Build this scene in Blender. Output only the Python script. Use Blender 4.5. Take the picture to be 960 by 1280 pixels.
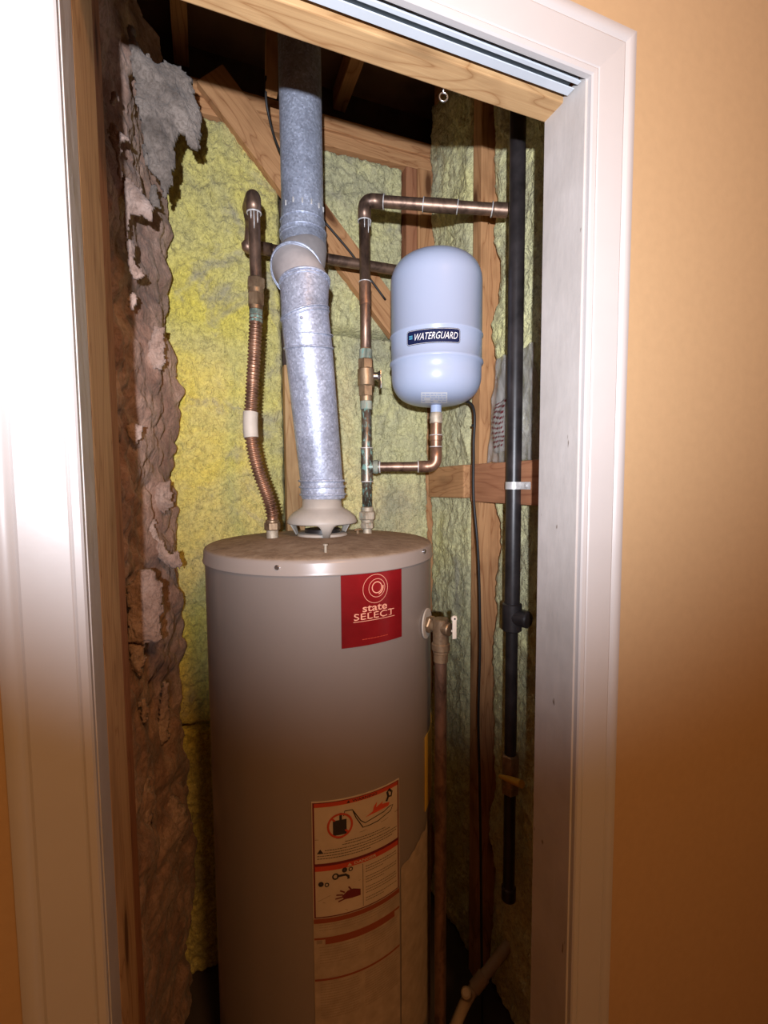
import bpy, math, random
from mathutils import Vector, Matrix, noise
random.seed(7)
PI = math.pi
scn = bpy.context.scene
C = scn.collection
for o in list(bpy.data.objects):
    bpy.data.objects.remove(o)

# ------------------------------------------------------------------ camera
F = 580.0                      # focal length in pixels of the 960 x 1280 frame
EYE = 1.42
dn = Vector((58, 8330, F)).normalized()                       # world down, camera axes (right, down, forward)
ex = Vector((1500, -(58 * 1500 + F * F) / 8330, F)).normalized()  # world +X
ez = -dn
ey = ez.cross(ex)
rot = Matrix(((ex[0], -ex[1], -ex[2]), (ey[0], -ey[1], -ey[2]), (ez[0], -ez[1], -ez[2])))
cd = bpy.data.cameras.new('camera')
cd.sensor_width = 36.0
cd.lens = F / 1280 * 36
cd.clip_start = 0.01
cam = bpy.data.objects.new('camera', cd)
cam.matrix_world = Matrix.Translation((0, 0, EYE)) @ rot.to_4x4()
C.objects.link(cam)
scn.camera = cam


def at(px, py, X=None, Y=None, Z=None):
    """survey helper: where the sight line of a measured photo point meets a real plane"""
    r = Vector(((px - 480) / F, (py - 640) / F, 1))
    w = Vector((r.dot(ex), r.dot(ey), r.dot(ez)))
    t = X / w[0] if X is not None else Y / w[1] if Y is not None else (Z - EYE) / w[2]
    return w * t + Vector((0, 0, EYE))


# ------------------------------------------------------------------ light, exposure
scn.view_settings.view_transform = 'Standard'
scn.view_settings.look = 'None'
scn.view_settings.gamma = 1.0
scn.view_settings.use_curve_mapping = False
scn.view_settings.exposure = 0.0

world = bpy.data.worlds.new('world')
scn.world = world
world.use_nodes = True
world.node_tree.nodes['Background'].inputs[0].default_value = (1.0, 0.62, 0.32, 1)
world.node_tree.nodes['Background'].inputs[1].default_value = 0.02


def lamp(name, kind, loc, aim, energy, color, **kw):
    ld = bpy.data.lights.new(name, kind)
    ld.energy = energy
    ld.color = color
    for k, v in kw.items():
        setattr(ld, k, v)
    o = bpy.data.objects.new(name, ld)
    o.location = loc
    d = Vector(aim) - Vector(loc)
    o.rotation_euler = d.to_track_quat('-Z', 'Y').to_euler()
    C.objects.link(o)
    return o


# torch held beside the camera (cool) and the hallway ceiling lamp (warm)
lamp('torch', 'SPOT', (-0.085, -0.22, 1.448), (0.50, 1.0, 2.10), 110.0, (0.87, 0.90, 1.0),
     spot_size=math.radians(112), spot_blend=1.0, shadow_soft_size=0.009)
lamp('hall_lamp', 'AREA', (0.30, -0.95, 2.40), (0.1, 0.3, 1.1), 15.0, (1.0, 0.50, 0.19),
     shape='DISK', size=0.30)


# ------------------------------------------------------------------ materials
def nodes(name):
    m = bpy.data.materials.new(name)
    m.use_nodes = True
    t = m.node_tree
    return m, t.nodes, t.links, t.nodes['Principled BSDF']


def coords(n, l, scale=(1, 1, 1), rnd=False):
    tc = n.new('ShaderNodeTexCoord')
    mp = n.new('ShaderNodeMapping')
    mp.inputs['Scale'].default_value = scale
    l.new(tc.outputs['Object'], mp.inputs['Vector'])
    if rnd:
        oi = n.new('ShaderNodeObjectInfo')
        mu = n.new('ShaderNodeMath')
        mu.operation = 'MULTIPLY'
        mu.inputs[1].default_value = 13.0
        l.new(oi.outputs['Random'], mu.inputs[0])
        l.new(mu.outputs[0], mp.inputs['Location'])
    return mp.outputs['Vector']


def tex(n, l, v, scale, detail=4, rough=0.55, dist=0.0):
    t = n.new('ShaderNodeTexNoise')
    t.inputs['Scale'].default_value = scale
    t.inputs['Detail'].default_value = detail
    t.inputs['Roughness'].default_value = rough
    t.inputs['Distortion'].default_value = dist
    l.new(v, t.inputs['Vector'])
    return t.outputs['Fac']


def ramp(n, l, f, stops):
    r = n.new('ShaderNodeValToRGB')
    el = r.color_ramp.elements
    while len(el) < len(stops):
        el.new(0.5)
    for e, (p, c) in zip(el, stops):
        e.position = p
        e.color = (*c, 1)
    l.new(f, r.inputs[0])
    return r.outputs[0]


def bump(n, l, b, f, strength, dist):
    bn = n.new('ShaderNodeBump')
    bn.inputs['Strength'].default_value = strength
    bn.inputs['Distance'].default_value = dist
    l.new(f, bn.inputs['Height'])
    if b.inputs['Normal'].links:
        l.new(b.inputs['Normal'].links[0].from_socket, bn.inputs['Normal'])
    l.new(bn.outputs[0], b.inputs['Normal'])


def mixc(n, l, f, a, b, mode='MIX'):
    m = n.new('ShaderNodeMix')
    m.data_type = 'RGBA'
    m.blend_type = mode
    for sock, val in ((m.inputs[0], f), (m.inputs[6], a), (m.inputs[7], b)):
        if hasattr(val, 'links'):
            l.new(val, sock)
        elif isinstance(val, tuple):
            sock.default_value = (*val, 1)
        else:
            sock.default_value = val
    return m.outputs[2]


def plain(name, col, rough=0.5, metal=0.0, var=0.0, scale=20, bmp=0.0, coat=0.0, spec=0.5):
    m, n, l, b = nodes(name)
    b.inputs['Roughness'].default_value = rough
    b.inputs['Metallic'].default_value = metal
    b.inputs['Coat Weight'].default_value = coat
    b.inputs['Specular IOR Level'].default_value = spec
    v = coords(n, l)
    f = tex(n, l, v, scale)
    dk = tuple(c * (1 - var) for c in col)
    lt = tuple(min(1, c * (1 + var)) for c in col)
    l.new(ramp(n, l, f, [(0.3, dk), (0.7, lt)]), b.inputs['Base Color'])
    if bmp:
        bump(n, l, b, f, 1.0, bmp)
    return m


def wood(name, light, dark, ring=9.0, rough=0.75):
    m, n, l, b = nodes(name)
    b.inputs['Roughness'].default_value = rough
    b.inputs['Specular IOR Level'].default_value = 0.25
    v = coords(n, l, (1.0, 6.0, 6.0), rnd=True)
    big = tex(n, l, v, 2.2, 2, 0.5, 0.6)
    mu = n.new('ShaderNodeMath'); mu.operation = 'MULTIPLY'; mu.inputs[1].default_value = ring
    l.new(big, mu.inputs[0])
    fr = n.new('ShaderNodeMath'); fr.operation = 'PINGPONG'; fr.inputs[1].default_value = 0.5
    l.new(mu.outputs[0], fr.inputs[0])
    v2 = coords(n, l, (3.0, 90.0, 90.0), rnd=True)
    fine = tex(n, l, v2, 2.0, 4, 0.6)
    mid = tuple(a * 0.55 + c * 0.45 for a, c in zip(light, dark))
    c1 = ramp(n, l, fr.outputs[0], [(0.0, light), (0.30, light), (0.46, mid), (0.5, dark)])
    c2 = mixc(n, l, 0.35, c1, ramp(n, l, fine, [(0.3, dark), (0.65, light)]))
    v3 = coords(n, l, (4.0, 9.0, 9.0), rnd=True)
    blot = tex(n, l, v3, 1.3, 3, 0.6)
    c3 = mixc(n, l, ramp(n, l, blot, [(0.52, (0, 0, 0)), (0.75, (0.55, 0.55, 0.55))]), c2, tuple(c * 0.6 for c in dark))
    vk = coords(n, l, (3.2, 11.0, 11.0), rnd=True)
    kn = n.new('ShaderNodeTexVoronoi'); kn.inputs['Scale'].default_value = 1.0
    l.new(vk, kn.inputs['Vector'])
    kf = ramp(n, l, kn.outputs['Distance'], [(0.10, (1, 1, 1)), (0.15, (0.4, 0.4, 0.4)), (0.24, (0, 0, 0))])
    c3 = mixc(n, l, kf, c3, tuple(c * 0.45 for c in dark))
    l.new(c3, b.inputs['Base Color'])
    bump(n, l, b, fine, 0.5, 0.0008)
    return m


def fluff(name, cols, scale=9.0, fine=120.0, bd=0.006, stains=None):
    m, n, l, b = nodes(name)
    b.inputs['Roughness'].default_value = 1.0
    b.inputs['Specular IOR Level'].default_value = 0.05
    b.inputs['Sheen Weight'].default_value = 0.15
    v = coords(n, l)
    big = tex(n, l, v, scale, 4, 0.6, 0.4)
    c = ramp(n, l, big, [(0.30, cols[0]), (0.5, cols[1]), (0.70, cols[2])])
    f = tex(n, l, v, fine, 5, 0.7, 1.0)
    c = mixc(n, l, 0.55, c, ramp(n, l, f, [(0.34, (0.32, 0.30, 0.26)), (0.56, (1, 1, 1))]), 'MULTIPLY')  # darkens the low spots: crevice shade put into the wool colour
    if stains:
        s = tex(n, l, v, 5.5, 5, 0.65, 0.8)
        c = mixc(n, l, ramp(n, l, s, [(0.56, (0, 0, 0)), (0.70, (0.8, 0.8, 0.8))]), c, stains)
    l.new(c, b.inputs['Base Color'])
    v2 = coords(n, l, (1, 1, 0.55))
    f2 = tex(n, l, v2, fine * 0.55, 3, 0.6, 1.6)
    bump(n, l, b, f2, 1.0, bd)
    bump(n, l, b, f, 0.7, bd * 0.35)
    return m


M = {}
M['paint_wall'] = plain('peach_wall_paint', (0.47, 0.315, 0.168), 0.55, var=0.03, scale=60, bmp=0.0002)
M['trim'] = plain('white_trim_paint', (0.465, 0.44, 0.425), 0.38, var=0.02, scale=14, bmp=0.0004)
M['ceiling'] = plain('ceiling_paint', (0.75, 0.70, 0.62), 0.8, var=0.02)
M['floor'] = wood('floor_boards', (0.30, 0.16, 0.07), (0.14, 0.06, 0.025))
M['lumber'] = wood('pale_pine', (0.56, 0.35, 0.165), (0.30, 0.14, 0.05))
M['lumber_red'] = wood('reddish_fir', (0.46, 0.21, 0.105), (0.24, 0.085, 0.04))
M['lumber_mid'] = wood('aged_pine', (0.60, 0.32, 0.145), (0.30, 0.12, 0.045))
M['kraft'] = plain('dark_kraft_paper', (0.085, 0.052, 0.036), 0.9, var=0.3, scale=12)
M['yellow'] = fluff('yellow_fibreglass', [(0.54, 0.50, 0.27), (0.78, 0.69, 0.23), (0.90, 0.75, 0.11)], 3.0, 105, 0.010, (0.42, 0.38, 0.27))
M['green'] = fluff('light_greened_fibreglass', [(0.52, 0.50, 0.32), (0.74, 0.70, 0.38), (0.86, 0.80, 0.36)], 5.0, 105, 0.010, (0.42, 0.39, 0.28))  # yellow wool whose greener grey, from the light, is put into its colour
M['pink'] = fluff('dirty_pink_fibreglass', [(0.22, 0.125, 0.09), (0.38, 0.235, 0.175), (0.54, 0.37, 0.29)], 9.0, 90, 0.004)
M['tuft_pink'] = fluff('pale_pink_fibreglass', [(0.31, 0.20, 0.155), (0.44, 0.31, 0.25), (0.54, 0.41, 0.345)], 14.0, 90, 0.007)
M['tuft_grey'] = fluff('grey_fibreglass', [(0.15, 0.12, 0.10), (0.27, 0.22, 0.185), (0.37, 0.305, 0.26)], 14.0, 90, 0.007)
M['black_iron'] = plain('black_iron', (0.022, 0.018, 0.018), 0.38, 0.0, 0.5, 30, 0.0003)
M['rubber'] = plain('black_cable_sheath', (0.015, 0.014, 0.014), 0.5)
M['steel'] = plain('bright_steel', (0.55, 0.55, 0.56), 0.28, 1.0, 0.2, 60)
M['white_metal'] = plain('white_enamelled_track', (0.58, 0.62, 0.66), 0.3, 0.0, 0.03, 20, coat=0.3)
M['dusty_white'] = plain('dusty_plastic', (0.50, 0.45, 0.38), 0.6, 0, 0.12, 25)
M['hood'] = plain('dusty_cream_hood', (0.44, 0.40, 0.35), 0.5, 0, 0.12, 18)
M['tank'] = plain('grey_blue_tank_enamel', (0.39, 0.46, 0.62), 0.30, 0.0, 0.015, 8, coat=0.0, spec=0.3)
M['navy'] = plain('navy_label', (0.008, 0.013, 0.055), 0.6, spec=0.15)
M['ink_white'] = plain('white_ink', (0.82, 0.82, 0.82), 0.5)
M['ink_cyan'] = plain('cyan_ink', (0.10, 0.42, 0.62), 0.5)
M['ink_black'] = plain('black_ink', (0.025, 0.02, 0.02), 0.6)
M['ink_grey'] = plain('grey_ink', (0.17, 0.13, 0.10), 0.6)
M['ink_pink'] = plain('pink_ink', (0.80, 0.36, 0.24), 0.45)
M['red_label'] = plain('glossy_red_label', (0.19, 0.007, 0.009), 0.22, 0, 0.3, 9, coat=0.3)
M['red_ink'] = plain('red_ink', (0.46, 0.055, 0.025), 0.5, 0, 0.1)
M['maroon'] = plain('maroon_ink', (0.13, 0.015, 0.02), 0.5)
M['label_paper'] = plain('cream_label_paper', (0.50, 0.40, 0.29), 0.6, 0, 0.07, 30)
M['label_faded'] = plain('faded_label_paper', (0.37, 0.285, 0.20), 0.65, 0, 0.16, 40)
M['ink_rust'] = plain('rust_ink', (0.24, 0.055, 0.02), 0.6)
M['yellow_label'] = plain('yellow_energy_label', (0.62, 0.38, 0.05), 0.5, 0, 0.06)
M['flame'] = plain('orange_print', (0.55, 0.07, 0.03), 0.5)
M['jacket'] = plain('taupe_heater_enamel', (0.235, 0.195, 0.17), 0.33, 0.0, 0.03, 6, coat=0.25)
M['pvc'] = plain('tan_plastic', (0.42, 0.31, 0.20), 0.5, 0, 0.1)
M['tag_paper'] = plain('white_tag', (0.75, 0.68, 0.58), 0.6)
M['yellow_grip'] = plain('yellow_grip', (0.62, 0.36, 0.05), 0.4)


def mat_galv():
    m, n, l, b = nodes('galvanised_steel')
    b.inputs['Metallic'].default_value = 0.42
    v = coords(n, l)
    vo = n.new('ShaderNodeTexVoronoi'); vo.inputs['Scale'].default_value = 270
    l.new(v, vo.inputs['Vector'])
    f = tex(n, l, v, 13, 5, 0.65)
    base = ramp(n, l, f, [(0.32, (0.30, 0.325, 0.40)), (0.5, (0.43, 0.47, 0.58)), (0.7, (0.55, 0.60, 0.72))])
    sp = n.new('ShaderNodeSeparateColor'); l.new(vo.outputs['Color'], sp.inputs[0])
    c = mixc(n, l, 0.45, base, ramp(n, l, sp.outputs[0], [(0.0, (0.4, 0.4, 0.42)), (0.8, (1.1, 1.1, 1.1)), (1.0, (1.6, 1.6, 1.6))]), 'MULTIPLY')
    l.new(c, b.inputs['Base Color'])
    l.new(ramp(n, l, sp.outputs[1], [(0.0, (0.40,) * 3), (1.0, (0.60,) * 3)]), b.inputs['Roughness'])
    bump(n, l, b, f, 0.4, 0.002)
    return m


M['galv'] = mat_galv()


def mat_dust_metal():
    """galvanised gore with dust lying on the upward faces"""
    m, n, l, b = nodes('dusty_galvanised')
    v = coords(n, l)
    f = tex(n, l, v, 30, 5, 0.6)
    b.inputs['Metallic'].default_value = 0.2
    b.inputs['Roughness'].default_value = 0.75
    l.new(ramp(n, l, f, [(0.3, (0.40, 0.37, 0.37)), (0.7, (0.52, 0.48, 0.47))]), b.inputs['Base Color'])
    return m


M['galv_dust'] = mat_dust_metal()


def mat_copper(name, light, dark, patina=0.0, metal=0.75, rough=0.42):
    m, n, l, b = nodes(name)
    b.inputs['Metallic'].default_value = metal
    b.inputs['Roughness'].default_value = rough
    v = coords(n, l, (1, 1, 0.5))
    f = tex(n, l, v, 35, 5, 0.65, 0.5)
    c = ramp(n, l, f, [(0.32, dark), (0.55, light), (0.75, tuple(min(1, k * 1.35) for k in light))])
    if patina:
        p = tex(n, l, v, 120, 5, 0.75)
        lo = 0.62 - patina * 0.25
        c = mixc(n, l, ramp(n, l, p, [(lo, (0, 0, 0)), (lo + 0.08, (1, 1, 1))]), c, (0.17, 0.32, 0.28))
        me = ramp(n, l, p, [(lo, (metal,) * 3), (lo + 0.08, (0, 0, 0))])
        l.new(me, b.inputs['Metallic'])
    l.new(c, b.inputs['Base Color'])
    bump(n, l, b, f, 0.3, 0.001)
    return m


M['copper'] = mat_copper('aged_copper', (0.27, 0.17, 0.12), (0.085, 0.055, 0.042))
M['copper_green'] = mat_copper('copper_with_verdigris', (0.22, 0.17, 0.13), (0.06, 0.06, 0.048), 0.40)
M['copper_bright'] = mat_copper('orange_copper', (0.37, 0.215, 0.14), (0.14, 0.075, 0.05))
M['verdigris'] = mat_copper('green_crust', (0.28, 0.30, 0.24), (0.07, 0.10, 0.08), 0.32, 0.1, 0.85)
M['brass'] = mat_copper('old_brass', (0.36, 0.26, 0.16), (0.16, 0.10, 0.06), 0.0, 0.7, 0.45)
M['brass_pale'] = mat_copper('pale_crusted_brass', (0.52, 0.46, 0.36), (0.25, 0.20, 0.14), 0.15, 0.4, 0.6)
M['solder'] = plain('solder_drip', (0.62, 0.60, 0.58), 0.45, 0.3, 0.2, 80)


def mat_lid():
    m, n, l, b = nodes('heater_lid_with_dust')
    v = coords(n, l)
    f = tex(n, l, v, 26, 6, 0.7, 0.5)
    f2 = tex(n, l, v, 110, 3, 0.6)
    geo = n.new('ShaderNodeNewGeometry')
    sep = n.new('ShaderNodeSeparateXYZ'); l.new(geo.outputs['Normal'], sep.inputs[0])
    up = ramp(n, l, sep.outputs[2], [(0.55, (0, 0, 0)), (0.93, (1, 1, 1))])
    dust = ramp(n, l, f, [(0.30, (0.20, 0.13, 0.075)), (0.5, (0.31, 0.215, 0.135)), (0.72, (0.42, 0.32, 0.22))])
    dust = mixc(n, l, 0.3, dust, ramp(n, l, f2, [(0.3, (0.4, 0.4, 0.4)), (0.6, (1, 1, 1))]), 'MULTIPLY')
    l.new(mixc(n, l, up, (0.33, 0.275, 0.24), dust), b.inputs['Base Color'])
    l.new(ramp(n, l, up, [(0, (0.3,) * 3), (1, (0.95,) * 3)]), b.inputs['Roughness'])
    return m


M['lid'] = mat_lid()


def mat_jamb():
    m, n, l, b = nodes('scuffed_jamb_paint')
    v = coords(n, l)
    f = tex(n, l, v, 9, 5, 0.6)
    ch = tex(n, l, coords(n, l, (1, 1, 0.35)), 55, 3, 0.5)
    base = ramp(n, l, f, [(0.3, (0.42, 0.385, 0.355)), (0.7, (0.52, 0.48, 0.45))])
    l.new(mixc(n, l, ramp(n, l, ch, [(0.72, (0, 0, 0)), (0.75, (0.9, 0.9, 0.9))]), base, (0.16, 0.12, 0.09)), b.inputs['Base Color'])
    b.inputs['Roughness'].default_value = 0.5
    bump(n, l, b, ch, 0.4, 0.002)
    return m


M['jamb'] = mat_jamb()


def mat_plastic_bag():
    m, n, l, b = nodes('clear_plastic_bag')
    v = coords(n, l)
    f = tex(n, l, coords(n, l, (1, 1, 0.4)), 42, 5, 0.7, 1.5)
    l.new(ramp(n, l, f, [(0.35, (0.30, 0.27, 0.24)), (0.6, (0.55, 0.52, 0.48)), (0.8, (0.7, 0.68, 0.66))]), b.inputs['Base Color'])
    b.inputs['Roughness'].default_value = 0.18
    b.inputs['Alpha'].default_value = 0.38
    bump(n, l, b, f, 0.8, 0.004)
    return m


M['bag'] = mat_plastic_bag()


# ------------------------------------------------------------------ mesh helpers
def origin(p):
    v = Vector()
    while p is not None:
        v += p.location
        p = p.parent
    return v


def obj(name, vf, mat, parent=None, smooth=True, **props):
    vs, fs = vf
    o0 = origin(parent)
    me = bpy.data.meshes.new(name)
    me.from_pydata([tuple(Vector(v) - o0) for v in vs], [], fs)
    me.validate()
    me.update()
    if smooth is True or smooth is False:
        me.polygons.foreach_set('use_smooth', [smooth] * len(me.polygons))
    if smooth == 'auto':
        me.polygons.foreach_set('use_smooth', [True] * len(me.polygons))
        me.set_sharp_from_angle(angle=math.radians(32))
    me.materials.append(mat)
    o = bpy.data.objects.new(name, me)
    C.objects.link(o)
    o.parent = parent
    for k, v in props.items():
        o[k] = v
    return o


def thing(name, label, cat, loc, group=None):
    o = bpy.data.objects.new(name, None)
    o.empty_display_size = 0.03
    o.location = loc
    o['label'] = label
    o['category'] = cat
    if group:
        o['group'] = group
    C.objects.link(o)
    return o


def join(*parts):
    V, Fc = [], []
    for vs, fs in parts:
        k = len(V)
        V += [Vector(v) for v in vs]
        Fc += [[i + k for i in f] for f in fs]
    return V, Fc


def frame(d):
    d = Vector(d).normalized()
    u = d.cross(Vector((0, 0, 1)))
    if u.length < 1e-3:
        u = Vector((1, 0, 0))
    u.normalize()
    return d, u, d.cross(u)


def rings(rs, seg=32, cap=True):
    """loft through rings (centre, radius, normal)"""
    V, Fc = [], []
    u = None
    for c, r, nrm in rs:
        nrm = Vector(nrm).normalized()
        if u is None:
            _, u, _ = frame(nrm)
        u = (u - nrm * u.dot(nrm)).normalized()
        w = nrm.cross(u)
        for i in range(seg):
            a = 2 * PI * i / seg
            V.append(Vector(c) + u * (r * math.cos(a)) + w * (r * math.sin(a)))
    for k in range(len(rs) - 1):
        for i in range(seg):
            j = (i + 1) % seg
            Fc.append([k * seg + i, k * seg + j, (k + 1) * seg + j, (k + 1) * seg + i])
    if cap:
        Fc.append(list(range(seg))[::-1])
        Fc.append([(len(rs) - 1) * seg + i for i in range(seg)])
    return V, Fc


def fillet(pts, rad, n=7):
    pts = [Vector(p) for p in pts]
    out = [pts[0]]
    for i in range(1, len(pts) - 1):
        a, b, c = pts[i - 1], pts[i], pts[i + 1]
        d1, d2 = (a - b), (c - b)
        r = min(rad, d1.length * 0.49, d2.length * 0.49)
        p1, p2 = b + d1.normalized() * r, b + d2.normalized() * r
        for k in range(n + 1):
            t = k / n
            out.append(p1 * (1 - t) ** 2 + b * 2 * t * (1 - t) + p2 * t * t)
    out.append(pts[-1])
    return out


def tube(pts, r, seg=16, cap=True):
    pts = [Vector(p) for p in pts]
    rs = []
    for i, p in enumerate(pts):
        a = pts[max(0, i - 1)]
        b = pts[min(len(pts) - 1, i + 1)]
        rr = r[i] if isinstance(r, (list, tuple)) else r
        rs.append((p, rr, b - a))
    return rings(rs, seg, cap)


def spline(pts, n=12):
    pts = [Vector(p) for p in pts]
    P = [pts[0] * 2 - pts[1]] + pts + [pts[-1] * 2 - pts[-2]]
    out = []
    for i in range(1, len(P) - 2):
        for k in range(n):
            t = k / n
            a, b, c, d = P[i - 1], P[i], P[i + 1], P[i + 2]
            out.append(0.5 * ((2 * b) + (c - a) * t + (2 * a - 5 * b + 4 * c - d) * t * t + (3 * b - a - 3 * c + d) * t ** 3))
    out.append(pts[-1])
    return out


def lathe(prof, c=(0, 0, 0), d=(0, 0, 1), seg=48, cap=True):
    c = Vector(c)
    d = Vector(d).normalized()
    return rings([(c + d * z, max(r, 1e-4), d) for r, z in prof], seg, cap)


def cyl(a, b, r, seg=20, bev=0.0):
    a, b = Vector(a), Vector(b)
    L = (b - a).length
    pr = [(r, 0), (r, L)] if not bev else [(r - bev, 0), (r, bev), (r, L - bev), (r - bev, L)]
    return lathe(pr, a, b - a, seg)


def hexnut(a, b, r):
    return cyl(a, b, r, 6, r * 0.12)


def bead(c, nrm, R, r=0.0022, seg=40, m=8):
    nrm = Vector(nrm).normalized()
    _, u, w = frame(nrm)
    V, Fc = [], []
    for i in range(seg):
        a = 2 * PI * i / seg
        rad = u * math.cos(a) + w * math.sin(a)
        for j in range(m):
            b = 2 * PI * j / m
            V.append(Vector(c) + rad * (R + r * math.cos(b)) + nrm * (r * math.sin(b)))
    for i in range(seg):
        for j in range(m):
            i2, j2 = (i + 1) % seg, (j + 1) % m
            Fc.append([i * m + j, i2 * m + j, i2 * m + j2, i * m + j2])
    return V, Fc


def box(lo, hi, bev=0.0):
    (x0, y0, z0), (x1, y1, z1) = lo, hi
    if not bev:
        V = [(x, y, z) for x in (x0, x1) for y in (y0, y1) for z in (z0, z1)]
        Fc = [[0, 1, 3, 2], [4, 6, 7, 5], [0, 4, 5, 1], [2, 3, 7, 6], [0, 2, 6, 4], [1, 5, 7, 3]]
        return [Vector(v) for v in V], Fc
    import bmesh
    bm = bmesh.new()
    bmesh.ops.create_cube(bm, size=1)
    for v in bm.verts:
        v.co = Vector(((x0 + x1) / 2 + v.co.x * (x1 - x0), (y0 + y1) / 2 + v.co.y * (y1 - y0), (z0 + z1) / 2 + v.co.z * (z1 - z0)))
    bmesh.ops.bevel(bm, geom=list(bm.edges), offset=bev, segments=2, affect='EDGES', profile=0.6)
    bm.verts.index_update()
    r = ([v.co.copy() for v in bm.verts], [[v.index for v in f.verts] for f in bm.faces])
    bm.free()
    return r


def board(name, a, b, width, thick, wdir, mat, parent, bev=0.002, **props):
    """a length of lumber from a to b; its grain runs along the local X axis"""
    a, b = Vector(a), Vector(b)
    L = (b - a).length
    x = (b - a).normalized()
    y = Vector(wdir)
    y = (y - x * y.dot(x)).normalized()
    z = x.cross(y)
    vs, fs = box((-L / 2, -width / 2, -thick / 2), (L / 2, width / 2, thick / 2), bev)
    # slight wane and wander along the length
    me = bpy.data.meshes.new(name)
    me.from_pydata([tuple(v) for v in vs], [], fs)
    me.update()
    me.materials.append(mat)
    o = bpy.data.objects.new(name, me)
    C.objects.link(o)
    o.parent = parent
    R = Matrix((x, y, z)).transposed().to_4x4()
    o.matrix_basis = Matrix.Translation((a + b) / 2 - origin(parent)) @ R
    for k, v in props.items():
        o[k] = v
    return o


def field(u0, u1, v0, v1, step, fn):
    """lumpy sheet: fn(u, v, edge) -> world point, edge = distance to the rim"""
    nu, nv = int((u1 - u0) / step) + 1, int((v1 - v0) / step) + 1
    V = []
    for j in range(nv + 1):
        v = v0 + (v1 - v0) * j / nv
        for i in range(nu + 1):
            u = u0 + (u1 - u0) * i / nu
            V.append(fn(u, v, min(u - u0, u1 - u, v - v0, v1 - v)))
    W = nu + 1
    Fc = [[j * W + i, j * W + i + 1, (j + 1) * W + i + 1, (j + 1) * W + i] for j in range(nv) for i in range(nu)]
    return V, Fc


def N(x, y, z):
    return noise.noise(Vector((x, y, z)))


def ridge(x, y, z, oct=4):
    s, a = 0.0, 0.5
    for _ in range(oct):
        s += a * (1 - abs(N(x, y, z)) * 2.2)
        x, y, z, a = x * 2.05 + 3.1, y * 2.05 + 1.7, z * 2.05 - 2.3, a * 0.5
    return s


# ------------------------------------------------------------------ setting
XL, XR = -0.113, 0.526          # left and right faces of the opening
YF = 0.55                       # hall face of the front wall
ZH = 1.988                      # head of the opening
YB = 1.35                       # back insulation plane
XW = 0.672                      # right wall plane

obj('floor', box((-1.4, -1.3, -0.05), (1.8, 1.6, 0.0)), M['floor'], None, False, kind='structure')
obj('floor_closet', box((-0.235, 0.66, 0.0), (0.79, 1.45, 0.003)), plain('shade_toned_slab', (0.06, 0.045, 0.035), 0.9, 0, 0.2, 10), None, False, kind='structure')  # slab added over the boards; the closet's shade is put into its dark colour
obj('ceiling', box((-1.4, -1.3, 2.60), (1.8, 0.60, 2.64)), M['ceiling'], None, False, kind='structure')
wf = obj('wall_front', join(
    box((-1.4, YF, 0), (XL - 0.028, YF + 0.013, 2.60)),
    box((XR + 0.012, YF, 0), (1.8, YF + 0.013, 2.60)),
    box((XL - 0.028, YF, ZH + 0.02), (XR + 0.012, YF + 0.013, 2.60))), M['paint_wall'], None, False, kind='structure')
obj('wall_behind', box((-1.4, -1.3, 0), (1.8, -1.26, 2.60)), M['paint_wall'], None, False, kind='structure')
obj('wall_hall_left', box((-1.4, -1.26, 0), (-1.36, YF, 2.60)), M['paint_wall'], None, False, kind='structure')
obj('wall_hall_right', box((1.76, -1.26, 0), (1.8, YF, 2.60)), M['paint_wall'], None, False, kind='structure')

# casing profile: (distance from the inner edge, projection towards the hall)
PROF = [(0, 0), (0, .008), (.002, .0105), (.008, .0115), (.0105, .0100), (.012, .0115), (.018, .0125), (.040, .0150), (.052, .0165),
        (.055, .0150), (.058, .0175), (.061, .0195), (.068, .0200), (.072, .0185), (.073, .016), (.073, 0)]


def casing(name, kind):
    V, n = [], len(PROF)
    cx0, cx1, cz = XL - 0.001, XR + 0.003, ZH
    for w, t in PROF:
        y = YF - t
        if kind == 'left':
            V += [Vector((cx0 - w, y, 0)), Vector((cx0 - w, y, cz + w))]
        elif kind == 'right':
            V += [Vector((cx1 + w, y, 0)), Vector((cx1 + w, y, cz + w))]
        else:
            V += [Vector((cx0 - w, y, cz + w)), Vector((cx1 + w, y, cz + w))]
    Fc = [[2 * i, 2 * i + 1, 2 * i + 3, 2 * i + 2] for i in range(n - 1)]
    Fc += [[2 * i for i in range(n)], [2 * i + 1 for i in range(n)][::-1]]
    return obj(name, (V, Fc), M['trim'], None, 'auto', kind='structure')


casing('trim_1', 'left')
casing('trim_2', 'right')
casing('trim_3', 'head')

# right jamb: painted board with a bare notched top end
obj('trim_4', join(box((XR, YF - 0.001, 0), (XR + 0.012, 0.636, ZH + 0.01), 0.0012)), M['jamb'], None, False, kind='structure')
board('stud', (XR + 0.031, 0.597, 0), (XR + 0.031, 0.597, 2.5), 0.07, 0.036, (0, 1, 0), M['lumber_mid'], wf)
# left jamb strip and bare stud of the opening
obj('trim_5', box((XL - 0.026, YF + 0.0005, 0), (XL, 0.601, ZH + 0.01), 0.001), M['jamb'], None, False, kind='structure')
board('stud', (XL - 0.018, 0.662, 0), (XL - 0.018, 0.662, 2.5), 0.120, 0.036, (0, 1, 0), M['lumber'], wf)
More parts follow.
